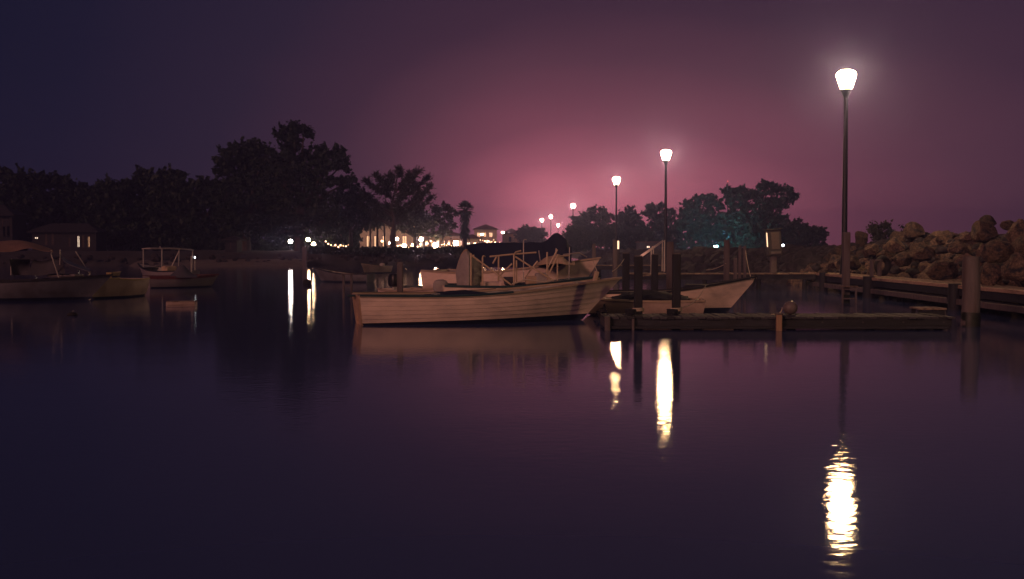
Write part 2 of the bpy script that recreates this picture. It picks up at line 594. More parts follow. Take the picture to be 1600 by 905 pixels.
def surf(y, s):                        # s: 0 at the water side toe, 1 at the crest, to 1.6 behind it
    x = toe(y) + s * (2.9 if y < 50 else 2.9 - min(1.2, (y - 50) * .04))
    z = -.1 + (crest(y) - .55) * min(max(s, 0), 1.0) ** .8 if s <= 1 else crest(y) - .65
    return x, z
bw = empty('rock_breakwater', (13, 30, 0))
tag(bw, 'long breakwater of piled brown boulders beside the timber pier', 'breakwater')
mb = MB()
rows = []
for i in range(80):
    y = 2 + i * 1.9
    row = [(toe(y) - .3, y, -.4)]
    for s in (0, .25, .5, .75, 1.0, 1.3, 1.7):
        x, z = surf(y, s)
        row.append((x, y, z - .12))
    row.append((toe(y) + 9, y, -.4))
    rows.append([(a - 13, b - 30, c) for a, b, c in row])
mb.grid(rows)
mb.build('rubble_core', M['rubble'], bw, smooth=True)
far = []
cands = []
rs = random.Random(21)
y = 22.5
while y < 60:
    step = .62 + (y - 22) * .006
    for k in range(7):
        s = (k + rs.uniform(-.3, .3)) / 5.0
        cands.append((y + rs.uniform(-.3, .3), max(-.05, s)))
    y += step
rs.shuffle(cands)
near = [c for c in cands if c[0] < 62]
near.sort(key=lambda c: c[0])
# every stone that can be picked apart: hand-set big ones on the skyline, then the slope
hand = [(1345, 372, 47, 42), (1430, 362, 43, 52), (1400, 385, 41, 55), (1478, 374, 40, 48), (1536, 366, 36, 60), (1510, 372, 37.5, 36), (1545, 347, 37.5, 36),
        (1440, 395, 39, 62), (1385, 400, 42, 50), (1592, 362, 33, 60), (1498, 388, 36, 44), (1470, 420, 34, 60), (1412, 408, 38, 46), (1360, 392, 44, 44),
        (1565, 395, 31, 66), (1590, 420, 28.5, 74), (1548, 430, 29.5, 60), (1455, 378, 41, 46), (1575, 352, 35.5, 40), (1330, 410, 43, 44), (1598, 385, 30.5, 56)]
count = 0
def put_stone(loc, size, r):
    global count
    o = bpy.data.objects.new('stone', ROCKS[r.randrange(len(ROCKS))])
    C.objects.link(o)
    o.parent = bw
    o.location = Vector(loc) - Vector((13, 30, 0))
    o.scale = (size * r.uniform(.85, 1.25), size * r.uniform(.8, 1.15), size * r.uniform(.65, .95))
    o.rotation_euler = (r.uniform(-.5, .5), r.uniform(-.5, .5), r.uniform(0, 6.28))
    count += 1
for px, py, D, w in hand:
    p = P(px, py, D)
    put_stone(p, w / 2 / F * D * .72, rs)
for y, s in near:
    x, z = surf(y, s)
    size = rs.uniform(.24, .54) * (1.0 if s < 1.05 else .8)
    if rs.random() < .12: size *= 1.35
    if count < 296:
        put_stone((x, y, z + size * .12), size, rs)
    else:
        far.append((x, y, z + size * .12, size))
y = 60
while y < 150:
    for k in range(4):
        s = k / 3.2 + rs.uniform(-.1, .1)
        x, z = surf(y, max(0, s))
        far.append((x + rs.uniform(-.3, .3), y + rs.uniform(-.4, .4), z + .1, rs.uniform(.35, .75)))
    y += .95
for i in range(900):
    yy = rs.uniform(23, 60); x, z = surf(yy, rs.uniform(0, 1.15))
    far.append((x + rs.uniform(-.2, .2), yy, z + .10 + rs.uniform(0, .16), rs.uniform(.07, .22)))
def stones_joined(name, lst, parent, low):
    V, Fs, n = [], [], 0
    for x, y, z, s in lst:
        ml = low[rs.randrange(len(low))]
        A = np.array([v.co[:] for v in ml.vertices]) * s * np.array([rs.uniform(.85, 1.25), rs.uniform(.85, 1.2), rs.uniform(.65, .9)])
        a = rs.uniform(0, 6.28)
        ca, sa = math.cos(a), math.sin(a)
        A = np.stack([A[:, 0] * ca - A[:, 1] * sa + x, A[:, 0] * sa + A[:, 1] * ca + y, A[:, 2] + z], 1)
        V.append(A)
        Fs += [tuple(i + n for i in p.vertices) for p in ml.polygons]
        n += len(A)
    me = bpy.data.meshes.new(name)
    me.from_pydata(np.concatenate(V).tolist(), [], Fs)
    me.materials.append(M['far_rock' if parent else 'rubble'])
    o = bpy.data.objects.new(name, me); C.objects.link(o); o.parent = parent
    return o
def low_boulder(seed):
    r = random.Random(seed)
    bm = bmesh.new()
    bmesh.ops.create_icosphere(bm, subdivisions=2, radius=1)
    for v in bm.verts:
        v.co *= 1 + .3 * noise.noise(v.co * 1.6 + Vector((seed * 3.1, 0, 0)))
    me = bpy.data.meshes.new('low'); bm.to_mesh(me); bm.free()
    return me
LOW = [low_boulder(i) for i in range(6)]
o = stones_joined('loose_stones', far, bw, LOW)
for v in o.data.vertices:
    v.co.x -= 13; v.co.y -= 30
o['kind'] = 'stuff'
# rip-rap along the foot of the far shore: too small to pick apart
rip = []
for i in range(300):
    t = rs.random()
    x = -110 + t * 108
    yy = 92 + max(0, (x + 60)) * .07 + max(0, x + 30) * .10
    d = rs.uniform(.2, 3.2)
    rip.append((x, yy + d, .05 + d * .26, rs.uniform(.12, .3)))
tag(stones_joined('shore_stones', rip, None, LOW), 'dark riprap stones along the foot of the far shore', 'stones', kind='stuff')

# ------------------------------------------------------------------ timber pier beside the breakwater
DZ = .65
pier = empty('timber_pier', (12.5, 25, 0))
tag(pier, 'long timber pier running along the foot of the boulders', 'pier')
plank_me = MB().box((0, 0, 0), (1.32, .142, .045), bev=.008).mesh('plank', M['plank'])
stiff = random.Random(3)
y = 17.0
n = 0
while y < 43.5 and n < 200:
    o = bpy.data.objects.new('plank', plank_me); C.objects.link(o); o.parent = pier
    o.location = (stiff.uniform(-.025, .025), y - 25, DZ - .0225 + stiff.uniform(-.004, .004))
    o.rotation_euler.z = stiff.uniform(-.008, .008)
    y += .152; n += 1
mb = MB()
mb.box((0, -14, DZ - .0225), (1.32, 12, .045))
mb.build('near_deck', M['plank'], pier)
for dx, zz, h in ((-.60, DZ - .17, .22), (.60, DZ - .17, .22), (-.52, DZ - .40, .18)):
    mb = MB()
    mb.box((dx, -1.0, zz), (.085, 38.5, h), bev=.01)
    mb.build('stringer', M['beam'], pier)
for k in range(8):
    mb = MB(); mb.box((-.665, -12 + k * 4.1, DZ - .02), (.06, 4.08, .10), bev=.01); mb.build('added_edge_board', M['edge'], pier)  # pale board added so the deck edge looks lit
for k in range(8):
    mb = MB(); mb.box((-.70, -12 + k * 4.1, DZ - .42), (.07, 4.07, .16), bev=.012); mb.build('fender_beam', M['pile'], pier)  # paler beam: the sheen on it is put into the colour
for yy in (14, 19, 24.3, 29.2, 36.2, 41.5):
    for dx in (-.72, .60):
        mb = MB()
        top = DZ + (.06 if dx < 0 else -.05)
        mb.tube([(dx, yy - 25, -1.0), (dx, yy - 25, top)], .16 if yy != 36.2 else .20, n=12)
        mb.build('pile', M['creosote'], pier, smooth=True)
    mb = MB()
    mb.box((-.06, yy - 25 + .22, DZ - .36), (1.5, .14, .2), bev=.01)
    mb.build('cross_beam', M['beam'], pier)

# transverse dock joining the pier at its far end
def fixed_dock(name, label, x0, x1, y0, y1, z, pw=.142, piles=(), parts_max=120, fasc=.2, mats=('plank', 'beam'), gap=.016):
    root = empty(name, ((x0 + x1) / 2, (y0 + y1) / 2, 0))
    tag(root, label, 'dock')
    w = y1 - y0
    me = MB().box((0, 0, 0), (pw, w, .045), bev=.007).mesh('plank', M[mats[0]])
    x = x0 + pw / 2
    while x < x1:
        o = bpy.data.objects.new('plank', me); C.objects.link(o); o.parent = root
        o.location = (x - (x0 + x1) / 2, stiff.uniform(-.035, .035), z - .0225 + stiff.uniform(-.007, .007))
        o.rotation_euler = (stiff.uniform(-.006, .006), stiff.uniform(-.03, .03), stiff.uniform(-.012, .012))
        x += pw + gap
    for dy in (-w / 2 + .07, w / 2 - .07):
        nb = max(2, int((x1 - x0) / 2.4))
        for k in range(nb):
            lb = (x1 - x0 - .02) / nb
            mb = MB()
            mb.box((0, 0, 0), (lb - .012, .07, fasc), bev=.008)
            fo = mb.build('fascia_beam', M[mats[1]], root, loc=(-(x1 - x0) / 2 + lb * (k + .5), dy + stiff.uniform(-.008, .008), z - .05 - fasc / 2 + stiff.uniform(-.012, .012)))
            fo.rotation_euler.y = stiff.uniform(-.005, .005)
    for px_, dy in piles:
        mb = MB()
        mb.tube([(px_ - (x0 + x1) / 2, dy, -1), (px_ - (x0 + x1) / 2, dy, z - .05)], .09, n=10)
        mb.build('pile', M['creosote'], root, smooth=True)
    return root
fixed_dock('finger_dock', 'narrow finger dock joining the far end of the pier behind the moored boats', 4.6, 11.82, 42.6, 43.7, DZ, piles=[(5, -.4), (7.5, -.4), (9.6, -.4), (11.4, -.4), (5, .4), (8.5, .4)])
fixed_dock('finger_dock', 'farther finger dock behind the bow of the tarpaulin covered boat', 4.6, 9.4, 61.5, 62.6, DZ, piles=[(4.9, -.4), (7, -.4), (9, -.4)])

# front dock in the middle of the picture
fd = fixed_dock('low_dock', 'low dark timber dock across the foreground water in front of the moored boats', 1.88, 8.95, 22.2, 23.45, .27,
                piles=[(2.1, -.45), (3.8, -.45), (5.7, -.45), (7.3, -.45), (8.7, -.45), (2.1, .45), (4.8, .45), (8.7, .45)], fasc=.15, mats=('dock_plank', 'beam'))
ox, oy = (1.88 + 8.95) / 2, 22.825
mb = MB(); mb.box((1.92 - ox, 0, .13), (.07, 1.12, .17), bev=.008); mb.build('end_beam', M['dock_plank'], fd)
mb = MB(); mb.box((0, -.63, .055), (6.9, .05, .06), bev=.008); mb.build('rub_rail', M['beam'], fd)
mb = MB(); mb.box((1.93 - ox, -.67, .08), (.11, .09, .40), bev=.01); mb.build('corner_post', M['pile'], fd)
mb = MB(); mb.box((2.45 - ox, -.665, .10), (.05, .05, .26), bev=.006); mb.build('batten', M['pile'], fd)
for q in range(9):                                            # bolt heads along the fascia
    x = 2.2 + q * .82
    mb = MB(); mb.tube([(x - ox, -.585, .16), (x - ox, -.608, .16)], .018, n=8); mb.build('bolt', M['box_grey'], fd)

# ------------------------------------------------------------------ posts, each a thing of its own
def square_post(px, ytop, D, w, zbase, m, label, cap=None, lean=0.0, name='mooring_post', group=None, dep=None):
    t = P(px, ytop, D)
    root = empty(name, (t.x, D, zbase))
    tag(root, label, 'post', group)
    h = t.z - zbase
    mb = MB()
    tl = Matrix.Rotation(lean, 3, 'Y')
    mb.box((math.sin(lean) * h / 2, 0, h / 2), (w, dep or w, h), bev=w * .08, tilt=tl, rz=0)
    mb.build('shaft', m, root)
    mb = MB()
    mb.box((math.sin(lean) * h, 0, h + .008), (w * .92, (dep or w) * .92, .03), bev=.006, tilt=tl)
    mb.build('top_cap', M['pile'], root)
    return root, h
def round_post(px, ytop, D, r, zbase, m, label, name='piling', lean=0.0, chamfer=True):
    t = P(px, ytop, D)
    root = empty(name, (t.x, D, zbase))
    tag(root, label, 'piling')
    h = t.z - zbase
    mb = MB()
    seg = 9
    pts = [(lean * h * i / seg + .012 * math.sin(i * 1.3), 0, h * i / seg) for i in range(seg + 1)]
    mb.tube(pts, [r * (1.04 - .07 * i / seg) for i in range(seg)] + [r * (.88 if chamfer else .97)], n=14)
    mb.build('shaft', m, root, smooth=True)
    return root, h
rp, h = square_post(997.5, 401, 23.25, .168, -.8, M['creosote'], 'dark square dock post, left one of the pair on the low dock')
rp2, h2 = square_post(1057, 397, 23.25, .168, -.8, M['creosote'], 'dark square dock post, right one of the pair on the low dock')
for root in (rp, rp2):
    mb = MB(); mb.tube([(.10 * math.cos(a) * 1.18, .10 * math.sin(a) * 1.18, 1.12 + .004 * a) for a in [i * .45 for i in range(42)]], .011, n=5)
    mb.build('rope_wrap', M['rope'], root, smooth=True)
round_post(1518, 401, 23.3, .185, -1.0, M['pile'], 'thick bleached timber piling in front of the pier at the right')
square_post(1322.5, 364, 33.0, .20, -1.0, M['pile'], 'tall thin square timber post beside the nearest lamp post')
square_post(1047, 379, 33.0, .20, -1.0, M['pile'], 'pale weathered post behind the pair of dark dock posts')
square_post(1135.5, 376, 36.0, .17, -1.0, M['pile'], 'tall weathered post standing behind the bow of the boat with the rope')
square_post(1156, 385, 40.0, .09, -1.0, M['pile'], 'thin stake left of the meter cabinet, left one of two')
square_post(1164, 385, 40.0, .09, -1.0, M['pile'], 'thin stake left of the meter cabinet, right one of two')
square_post(978, 396, 31.0, .19, -1.0, M['creosote'], 'dark square post just left of the pair of dock posts')
square_post(1023, 398, 33.0, .19, -1.0, M['creosote'], 'dark post between the pair of dock posts, farther back')
square_post(961, 376, 50.0, .20, -1.0, M['pile'], 'far slim post beneath the third lamp post')
square_post(928, 382, 44.0, .14, -1.0, M['pile'], 'slim post rising behind the bow of the tarpaulin covered boat')
square_post(625, 411, 27.0, .14, -1.0, M['pile'], 'pale timber post at the stern of the long white boat')
square_post(476, 386, 80.0, .32, -1.0, M['pile'], 'lone pole standing in the water under the shore lamps')
square_post(1149, 404, 41.0, .12, -1.0, M['pile'], 'short square stub behind the two thin stakes')

for nm, (w, hh) in {'piling': (.192, .30), 'mooring_post': (0, .26)}.items():
    for o in [o for o in C.objects if o.parent is None and o.name.split('.')[0] == nm and o.location.y < 42]:
        sh_ = [c for c in o.children if c.name.startswith('shaft')][0]
        mb = MB()
        z0 = -o.location.z
        if w:
            mb.tube([(0, 0, z0 - .3), (.004, 0, z0 + hh * .6), (.008, 0, z0 + hh)], [w * 1.035, w * 1.035, w * 1.015], n=14)
        else:
            ww = sh_.dimensions.x + .012 if sh_.dimensions.x > 0 else .2
            ww = max(v.co.x for v in sh_.data.vertices) - min(v.co.x for v in sh_.data.vertices) + .012
            mb.box((0, 0, z0 + (hh - .3) / 2), (ww, ww, hh + .3), bev=ww * .08)
        mb.build('tide_band', M['algae'], sh_, smooth=bool(w))
# stub on the front of the low dock, boxes and blocks
root = empty('wooden_stub', (P(1217, 500, 22.1).x, 22.09, -.08))
tag(root, 'short pale wooden stub on the front face of the low dock', 'post')
mb = MB(); mb.box((0, 0, .10), (.115, .08, .62), bev=.012); mb.build('shaft', M['rust_pile'], root)
mb = MB(); mb.box((0, -.005, .425), (.15, .10, .035), bev=.008); mb.build('top_cap', M['pile'], root)

bx = P(1235, 484, 22.9)
root = empty('mooring_buoy', (bx.x, 22.9, .27)); tag(root, 'scuffed round mooring buoy resting on the low dock', 'buoy')
mb = MB(); mb.lathe([(.145 * math.sin(math.pi * i / 12) + .004, .145 - .145 * math.cos(math.pi * i / 12)) for i in range(13)], n=20); mb.build('float', M['buoy'], root, smooth=True)
mb = MB(); mb.tube([(-.150, .02, .145), (-.172, .02, .155), (-.172, .02, .12), (-.148, .02, .125)], .008, n=6); mb.build('eye', M['alu'], root, smooth=True)
mb = MB(); mb.tube([(-.165, .02, .13), (-.19, .03, .06), (-.26, .02, .014), (-.42, -.08, .014)], .011, n=6); mb.build('rope', M['rope'], root, smooth=True)

# wooden box step at the right end of the low dock
root = empty('wooden_step', (P(1478, 500, 22.9).x, 23.9, -.12)); tag(root, 'wooden box step at the right end of the low dock beside the thick piling', 'step')
for k in range(4):
    mb = MB(); mb.box((0, -.24 + k * .16, .47), (.58, .145, .04), bev=.006); mb.build('plank', M['plank'], root)
for dx in (-.25, .25):
    for dy in (-.2, .2):
        mb = MB(); mb.box((dx, dy, .0), (.09, .09, .90), bev=.008); mb.build('leg', M['pile'] if dx > 0 else M['beam'], root)  # right legs paler: light on that side put into the colour
for k in range(2):
    mb = MB(); mb.box((0, -.262, .36 - k * .17), (.52, .03, .14), bev=.006); mb.build('front_board', M['beam'], root)

# bollard block on the pier and a tyre behind it
p = P(1368, 430, 36.2)
root = empty('pier_bollard', (p.x, 36.2, DZ + .06)); tag(root, 'short wooden bollard block standing on the pier pile', 'bollard')
for dx in (-.13, .13):
    mb = MB(); mb.box((dx, 0, .25), (.08, .22, .5), bev=.01); mb.build('cheek', M['pile'], root)
mb = MB(); mb.box((0, 0, .525), (.40, .26, .05), bev=.01); mb.build('top_board', M['pile'], root)
p = P(1388, 428, 38.0)
root = empty('old_tyre', (p.x, 38.6, DZ)); tag(root, 'round dark tyre standing on the pier against the boulders', 'tyre')
mb = MB(); mb.tube([(.26 * math.cos(a), 0, .37 + .26 * math.sin(a)) for a in [i * 2 * math.pi / 24 for i in range(25)]], .11, n=10); mb.build('tread', M['tyre'], root, smooth=True)
root.rotation_euler = (0, 0, .5)
# ladder box by the thin tall post
p = P(1322, 478, 33.0)
root = empty('boarding_ladder', (p.x, 32.7, -.6)); tag(root, 'short boarding ladder at the foot of the tall thin post', 'ladder')
for dx in (-.2, .2):
    mb = MB(); mb.box((dx, 0, .40), (.05, .07, 1.35), bev=.006); mb.build('side_rail', M['pile'], root)
for k in range(4):
    mb = MB(); mb.box((0, 0, .18 + k * .28), (.35, .06, .04), bev=.005); mb.build('rung', M['pile'], root)
mb = MB(); mb.box((0, .02, 1.10), (.50, .16, .045), bev=.006); mb.build('top_step', M['plank'], root)

# meter cabinet on a post
p = P(1208, 428, 42.9)
root = empty('meter_cabinet', (p.x, 42.9, DZ)); tag(root, 'grey steel meter cabinet on a post at the end of the pier', 'cabinet')
tl = Matrix.Rotation(R(-4), 3, 'Y')
mb = MB(); mb.box((0.0, 0, .35), (.24, .2, .7), bev=.02); mb.build('post', M['pile'], root)
mb = MB(); mb.box((0, 0, 1.18), (.56, .36, 1.0), bev=.025, tilt=tl); mb.build('case', M['box_grey'], root)
mb = MB(); mb.box((.03, -.185, 1.26), (.31, .02, .66), bev=.006, tilt=tl); d = mb.build('door', M['box_panel'], root)
mb = MB(); mb.box((.06, -.19, .80), (.40, .04, .09), bev=.006, tilt=tl); mb.build('sill', M['pile'], root)
mb = MB(); mb.box((-.28, -.15, 1.30), (.035, .06, .55), bev=.01, tilt=tl); mb.build('edge_glow', M['strip'], root)  # painted highlight: glow stands in for lamp light on the cabinet edge
mb = MB(); mb.box((-.035, 0, 1.71), (.64, .44, .04), bev=.01, tilt=tl); mb.build('roof', M['box_grey'], root)
# small lit pedestal by the farther finger dock
p = P(970, 388, 60)
root = empty('light_pedestal', (p.x, 61.8, DZ)); tag(root, 'small lit dock pedestal glowing orange beneath the third lamp post', 'pedestal')
mb = MB(); mb.box((0, 0, .45), (.2, .2, .9), bev=.02); mb.build('post', M['box_grey'], root)
mb = MB(); mb.box((0, -.02, 1.13), (.15, .15, .46), bev=.02); mb.build('light', M['strip'], root)
mb = MB(); mb.box((0, 0, 1.39), (.24, .24, .05), bev=.01); mb.build('cap', M['box_grey'], root)

# handrail of the gangway down to the moored boats
root = empty('gangway', (P(1022, 425, 41.5).x, 41.5, 0)); tag(root, 'short gangway with tilted tube handrails leading off the finger dock', 'gangway')
for dy in (-.3, .3):
    mb = MB(); mb.tube([(-.5, dy, .55), (-.5, dy, 1.32), (.35, dy, 1.92), (.35, dy, .75)], .035, n=8); mb.build('handrail', M['steel'], root, smooth=True)
    mb = MB(); mb.tube([(-.07, dy, .60), (-.07, dy, 1.6)], .025, n=6); mb.build('baluster', M['steel'], root, smooth=True)
for k in range(8):
    mb = MB(); mb.box((-.48 + k * .125, 0, .58 + k * .012), (.115, .66, .035), bev=.006); mb.build('plank', M['plank'], root)

# ------------------------------------------------------------------ boats
class Hull:
    """x forward from the transom, y to port, z up from the waterline"""
    def __init__(s, L, B, ss, sm, sb, over=.6, draft=.22, tb=.82, foot=.05, full=.7):
        s.L, s.B, s.ss, s.sm, s.sb, s.over, s.d, s.tb, s.foot, s.full = L, B, ss, sm, sb, over, draft, tb, foot, full
    def b(s, t):
        if t < .4:
            k = s.tb + (1 - s.tb) * (1 - ((.4 - t) / .4) ** 2)
        else:
            k = 1 - ((t - .4) / .6) ** 2.5
        return s.B / 2 * max(k, .012)
    def sheer(s, t):
        if t < .35:
            return s.sm + (s.ss - s.sm) * ((.35 - t) / .35) ** 2
        return s.sm + (s.sb - s.sm) * ((t - .35) / .65) ** 1.9
    def keel(s, t):
        if t < .7:
            return -s.d
        return -s.d + (s.d + s.foot) * ((t - .7) / .3) ** 2.2
    def pt(s, t, u, side=1, off=0.0, inset=0.0):
        w = max(0, (t - .45) / .55) ** 1.3
        yf = (1 - w) * math.sin(u * math.pi / 2) ** s.full + w * (u ** 1.05)
        zf = (1 - w) * (1 - math.cos(u * math.pi / 2)) ** 1.0 + w * u
        k, h = s.keel(t), s.sheer(t)
        z = k + (h - k) * zf
        y = max(s.b(t) * yf - inset, .004) + off
        x = t * (s.L - s.over) + s.over * zf * t ** 5 - .10 * zf * (1 - t) ** 5
        return Vector((x, side * y, z))
TS = [i / 26 for i in range(27)]
def u_at(h, t, z):                       # u where the skin reaches height z
    lo, hi = 0.0, 1.0
    for _ in range(22):
        m = (lo + hi) / 2
        if h.pt(t, m).z < z: lo = m
        else: hi = m
    return (lo + hi) / 2
def boat(name, label, hull, loc, rz, skin='white_hull', bottom='bottom', rail='teal', planks=0, paint=(.08, .08), inner='inner', thwarts=(.22, .45, .66), deck_from=.8, deck_mat=None, band=None, transom=None, cat='boat', group=None, rail_w=.045):
    root = empty(name, loc, rz)
    tag(root, label, cat, group)
    cx = hull.L * .45
    sh = Vector((cx, 0, 0))
    # skin
    mb = MB()
    US = [i / 11 for i in range(12)]
    for side in (1, -1):
        for lo in (True, False):
            rows = []
            for t in TS:
                up = u_at(hull, t, paint[0] + (paint[1] - paint[0]) * t)
                us = [up * i / 5 for i in range(6)] if lo else [up + (1 - up) * i / 8 for i in range(9)]
                rows.append([hull.pt(t, u, side) - sh for u in us])
            mb.grid(rows, 1 if lo else 0)
    hb = mb.build('hull', [M[skin], M[bottom]], root, smooth=True)
    # inside skin
    mb = MB()
    for side in (1, -1):
        rows = [[hull.pt(t, .35 + .65 * i / 6, side, inset=.035) - sh for i in range(7)] for t in TS]
        mb.grid(rows)
    rows = [[hull.pt(t, .35, 1, inset=.035) - sh, hull.pt(t, .35, -1, inset=.035) - sh] for t in TS]
    mb.grid(rows)
    mb.build('inside', M[inner], root, smooth=True)
    # transom
    mb = MB()
    ring = [hull.pt(0, i / 10, 1) - sh for i in range(11)] + [hull.pt(0, 1 - i / 10, -1) - sh for i in range(11)]
    back = [p + Vector((-.028, 0, 0)) for p in ring]
    n = len(ring)
    mb.add([p + Vector((.03, 0, 0)) for p in ring] + back, [tuple(range(n)), tuple(range(2 * n - 1, n - 1, -1))] + [(i, (i + 1) % n, (i + 1) % n + n, i + n) for i in range(n)])
    mb.build('transom', M[transom or skin], root)
    # lapped planks
    if planks:
        for side in (1, -1):
            for k in range(planks):
                rows = []
                for t in TS[:-1] + [.985]:
                    up = u_at(hull, t, paint[0] + (paint[1] - paint[0]) * t + .005)
                    a = up + (1 - up) * k / planks
                    b_ = up + (1 - up) * (k + 1) / planks
                    lap = .011 * (1 - .75 * max(0, (t - .85) / .15))
                    A = hull.pt(t, a, side)
                    B_ = hull.pt(t, b_, side)
                    Mid = hull.pt(t, (a + b_) / 2, side)
                    dn = Vector((0, 0, -.008))
                    o1 = Vector((0, side * lap, 0))
                    rows.append([A - sh + dn, A + o1 - sh + dn, Mid + o1 * .62 - sh, B_ + o1 * .25 - sh, B_ - sh])
                mb = MB(); mb.grid(rows)
                mb.build('plank', M[skin], hb, smooth=False)
    if band:
        for side in (1, -1):
            mb = MB()
            rows = []
            for t in TS[:-1]:
                up = u_at(hull, t, hull.sheer(t) - band[1])
                rows.append([hull.pt(t, up, side, off=.004) - sh, hull.pt(t, up, side, off=.016) - sh, hull.pt(t, .99, side, off=.016) - sh, hull.pt(t, .99, side, off=.004) - sh])
            mb.grid(rows)
            mb.build('band', M[band[0]], root, smooth=False)
    # gunwale rails
    for side in (1, -1):
        rows = []
        for t in TS:
            p = hull.pt(t, 1, side) - sh
            w = rail_w
            rows.append([p + Vector((0, side * w * .55, -.03)), p + Vector((0, side * w * .6, .018)), p + Vector((0, -side * w * .9 if hull.b(t) > w else -side * hull.b(t) * .9, .022)), p + Vector((0, -side * w * .9 if hull.b(t) > w else -side * hull.b(t) * .9, -.02))])
        mb = MB(); mb.grid([r + [r[0]] for r in rows])
        for r in (rows[0], rows[-1]):
            mb.add(r, [(0, 1, 2, 3)])
        mb.build('gunwale', M[rail], root)
    for t in thwarts:
        a = hull.pt(t, .78, 1, inset=.05) - sh
        mb = MB(); mb.box((a.x, 0, hull.sheer(t) - .16), (.24, 2 * a.y, .03), bev=.006)
        mb.build('thwart', M[inner], root)
    if deck_from < 1:
        rows = []
        for i in range(9):
            t = deck_from + (.995 - deck_from) * i / 8
            a = hull.pt(t, .985, 1) - sh
            rows.append([Vector((a.x, a.y * (1 - 2 * j / 6), a.z - .012 + .035 * (1 - (2 * j / 6 - 1) ** 2))) for j in range(7)])
        mb = MB(); mb.sheet(rows, -.015)
        mb.build('foredeck', M[deck_mat or inner], root)
    root['cx'] = cx
    return root
def HP(hull, t, u=1.0, side=1):
    return hull.pt(t, u, side) - Vector((hull.L * .45, 0, 0))
def strip_cx():
    for o in C.objects:
        if 'cx' in o.keys():
            del o['cx']
def outboard(root, hull, cowl='black', y=0.0, z=0.0, tilt=0.0, s=1.0):
    m = empty('outboard_motor', (0, 0, 0)); m.parent = root
    x = -hull.L * .45 - .10
    m.location = (x, y, hull.ss + z)
    m.rotation_euler = (0, tilt, 0)
    mb = MB()
    prof = [(.10, .02), (.135, .05), (.155, .16), (.15, .30), (.12, .38), (.05, .415)]
    vs, fs = [], []
    n = 14
    for r, zz in prof:
        for k in range(n):
            a = 2 * math.pi * k / n
            e = .75
            ca, sa = math.cos(a), math.sin(a)
            vs.append((s * (1.45 * r * math.copysign(abs(ca) ** e, ca) - .08), s * r * math.copysign(abs(sa) ** e, sa), s * zz))
    for i in range(len(prof) - 1):
        for k in range(n):
            k2 = (k + 1) % n
            fs.append((i * n + k, i * n + k2, (i + 1) * n + k2, (i + 1) * n + k))
    fs += [tuple(range(n - 1, -1, -1)), tuple((len(prof) - 1) * n + k for k in range(n))]
    mb.add(vs, fs); mb.build('cowl', M[cowl], m, smooth=True)
    mb = MB(); mb.box((-.07 * s, 0, -.28 * s), (.16 * s, .09 * s, .62 * s), bev=.02 * s); mb.build('leg', M['alu'], m)
    mb = MB(); mb.box((.04 * s, 0, -.06 * s), (.12 * s, .20 * s, .16 * s), bev=.02 * s); mb.build('clamp', M['alu'], m)
    mb = MB(); mb.tube([(.10 * s, 0, .10 * s), (.42 * s, .03, .16 * s)], .018 * s, n=7); mb.build('tiller', M['black'], m, smooth=True)
    return m
def poles(root, segs, r=.016, m='steel', name='pole'):
    for s_ in segs:
        mb = MB(); mb.tube(s_, r, n=7); mb.build(name, M[m], root, smooth=True)
def canvas(root, name, fn, nu, nv, m, th=.012):
    rows = [[fn(i / nu, j / nv) for j in range(nv + 1)] for i in range(nu + 1)]
    mb = MB(); mb.sheet(rows, th)
    return mb.build(name, M[m], root, smooth=True)
def rope(name, label, a, b, sag, r=.012, n=14, m='rope'):
    a, b = Vector(a), Vector(b)
    mid = a
    root_pts = [a.lerp(b, i / n) - Vector((0, 0, sag * 4 * (i / n) * (1 - i / n))) - a for i in range(n + 1)]
    mb = MB(); mb.tube(root_pts, r, n=6)
    return tag(mb.build(name, M[m], loc=a, smooth=True), label, 'rope')
def place(px_mid, D):
    return ((px_mid - 800) / F * D, D, 0)

# --- 1 the long lapstrake boat in front
h1 = Hull(6.05, 1.75, .64, .62, .97, over=.95, draft=.25, tb=.80, foot=.02, full=.62)
b1 = boat('rowing_boat', 'long white lapped plank boat in front of all, bow to the right', h1, (-.68, 24.75, 0), R(14), planks=6, paint=(.05, .15), rail='rail_wood', transom='transom_wood', deck_from=.84, deck_mat='rail_wood', rail_w=.06, thwarts=(.2, .42, .62))
p = HP(h1, .93)
mb = MB(); mb.box((p.x + .02, 0, p.z + .10), (.10, .09, .24), bev=.012, tilt=Matrix.Rotation(.25, 3, 'Y')); mb.build('bow_post', M['rail_wood'], b1)
# teal sheer strip along the stern half
for side in (1, -1):
    rows = []
    for t in [i / 18 * .62 for i in range(19)]:
        q = HP(h1, t, 1, side)
        rows.append([q + Vector((0, side * .040, -.012)), q + Vector((0, side * .048, .03)), q + Vector((0, -side * .03, .034))])
    mb = MB(); mb.grid(rows); mb.build('rail_strip', M['teal'], b1)
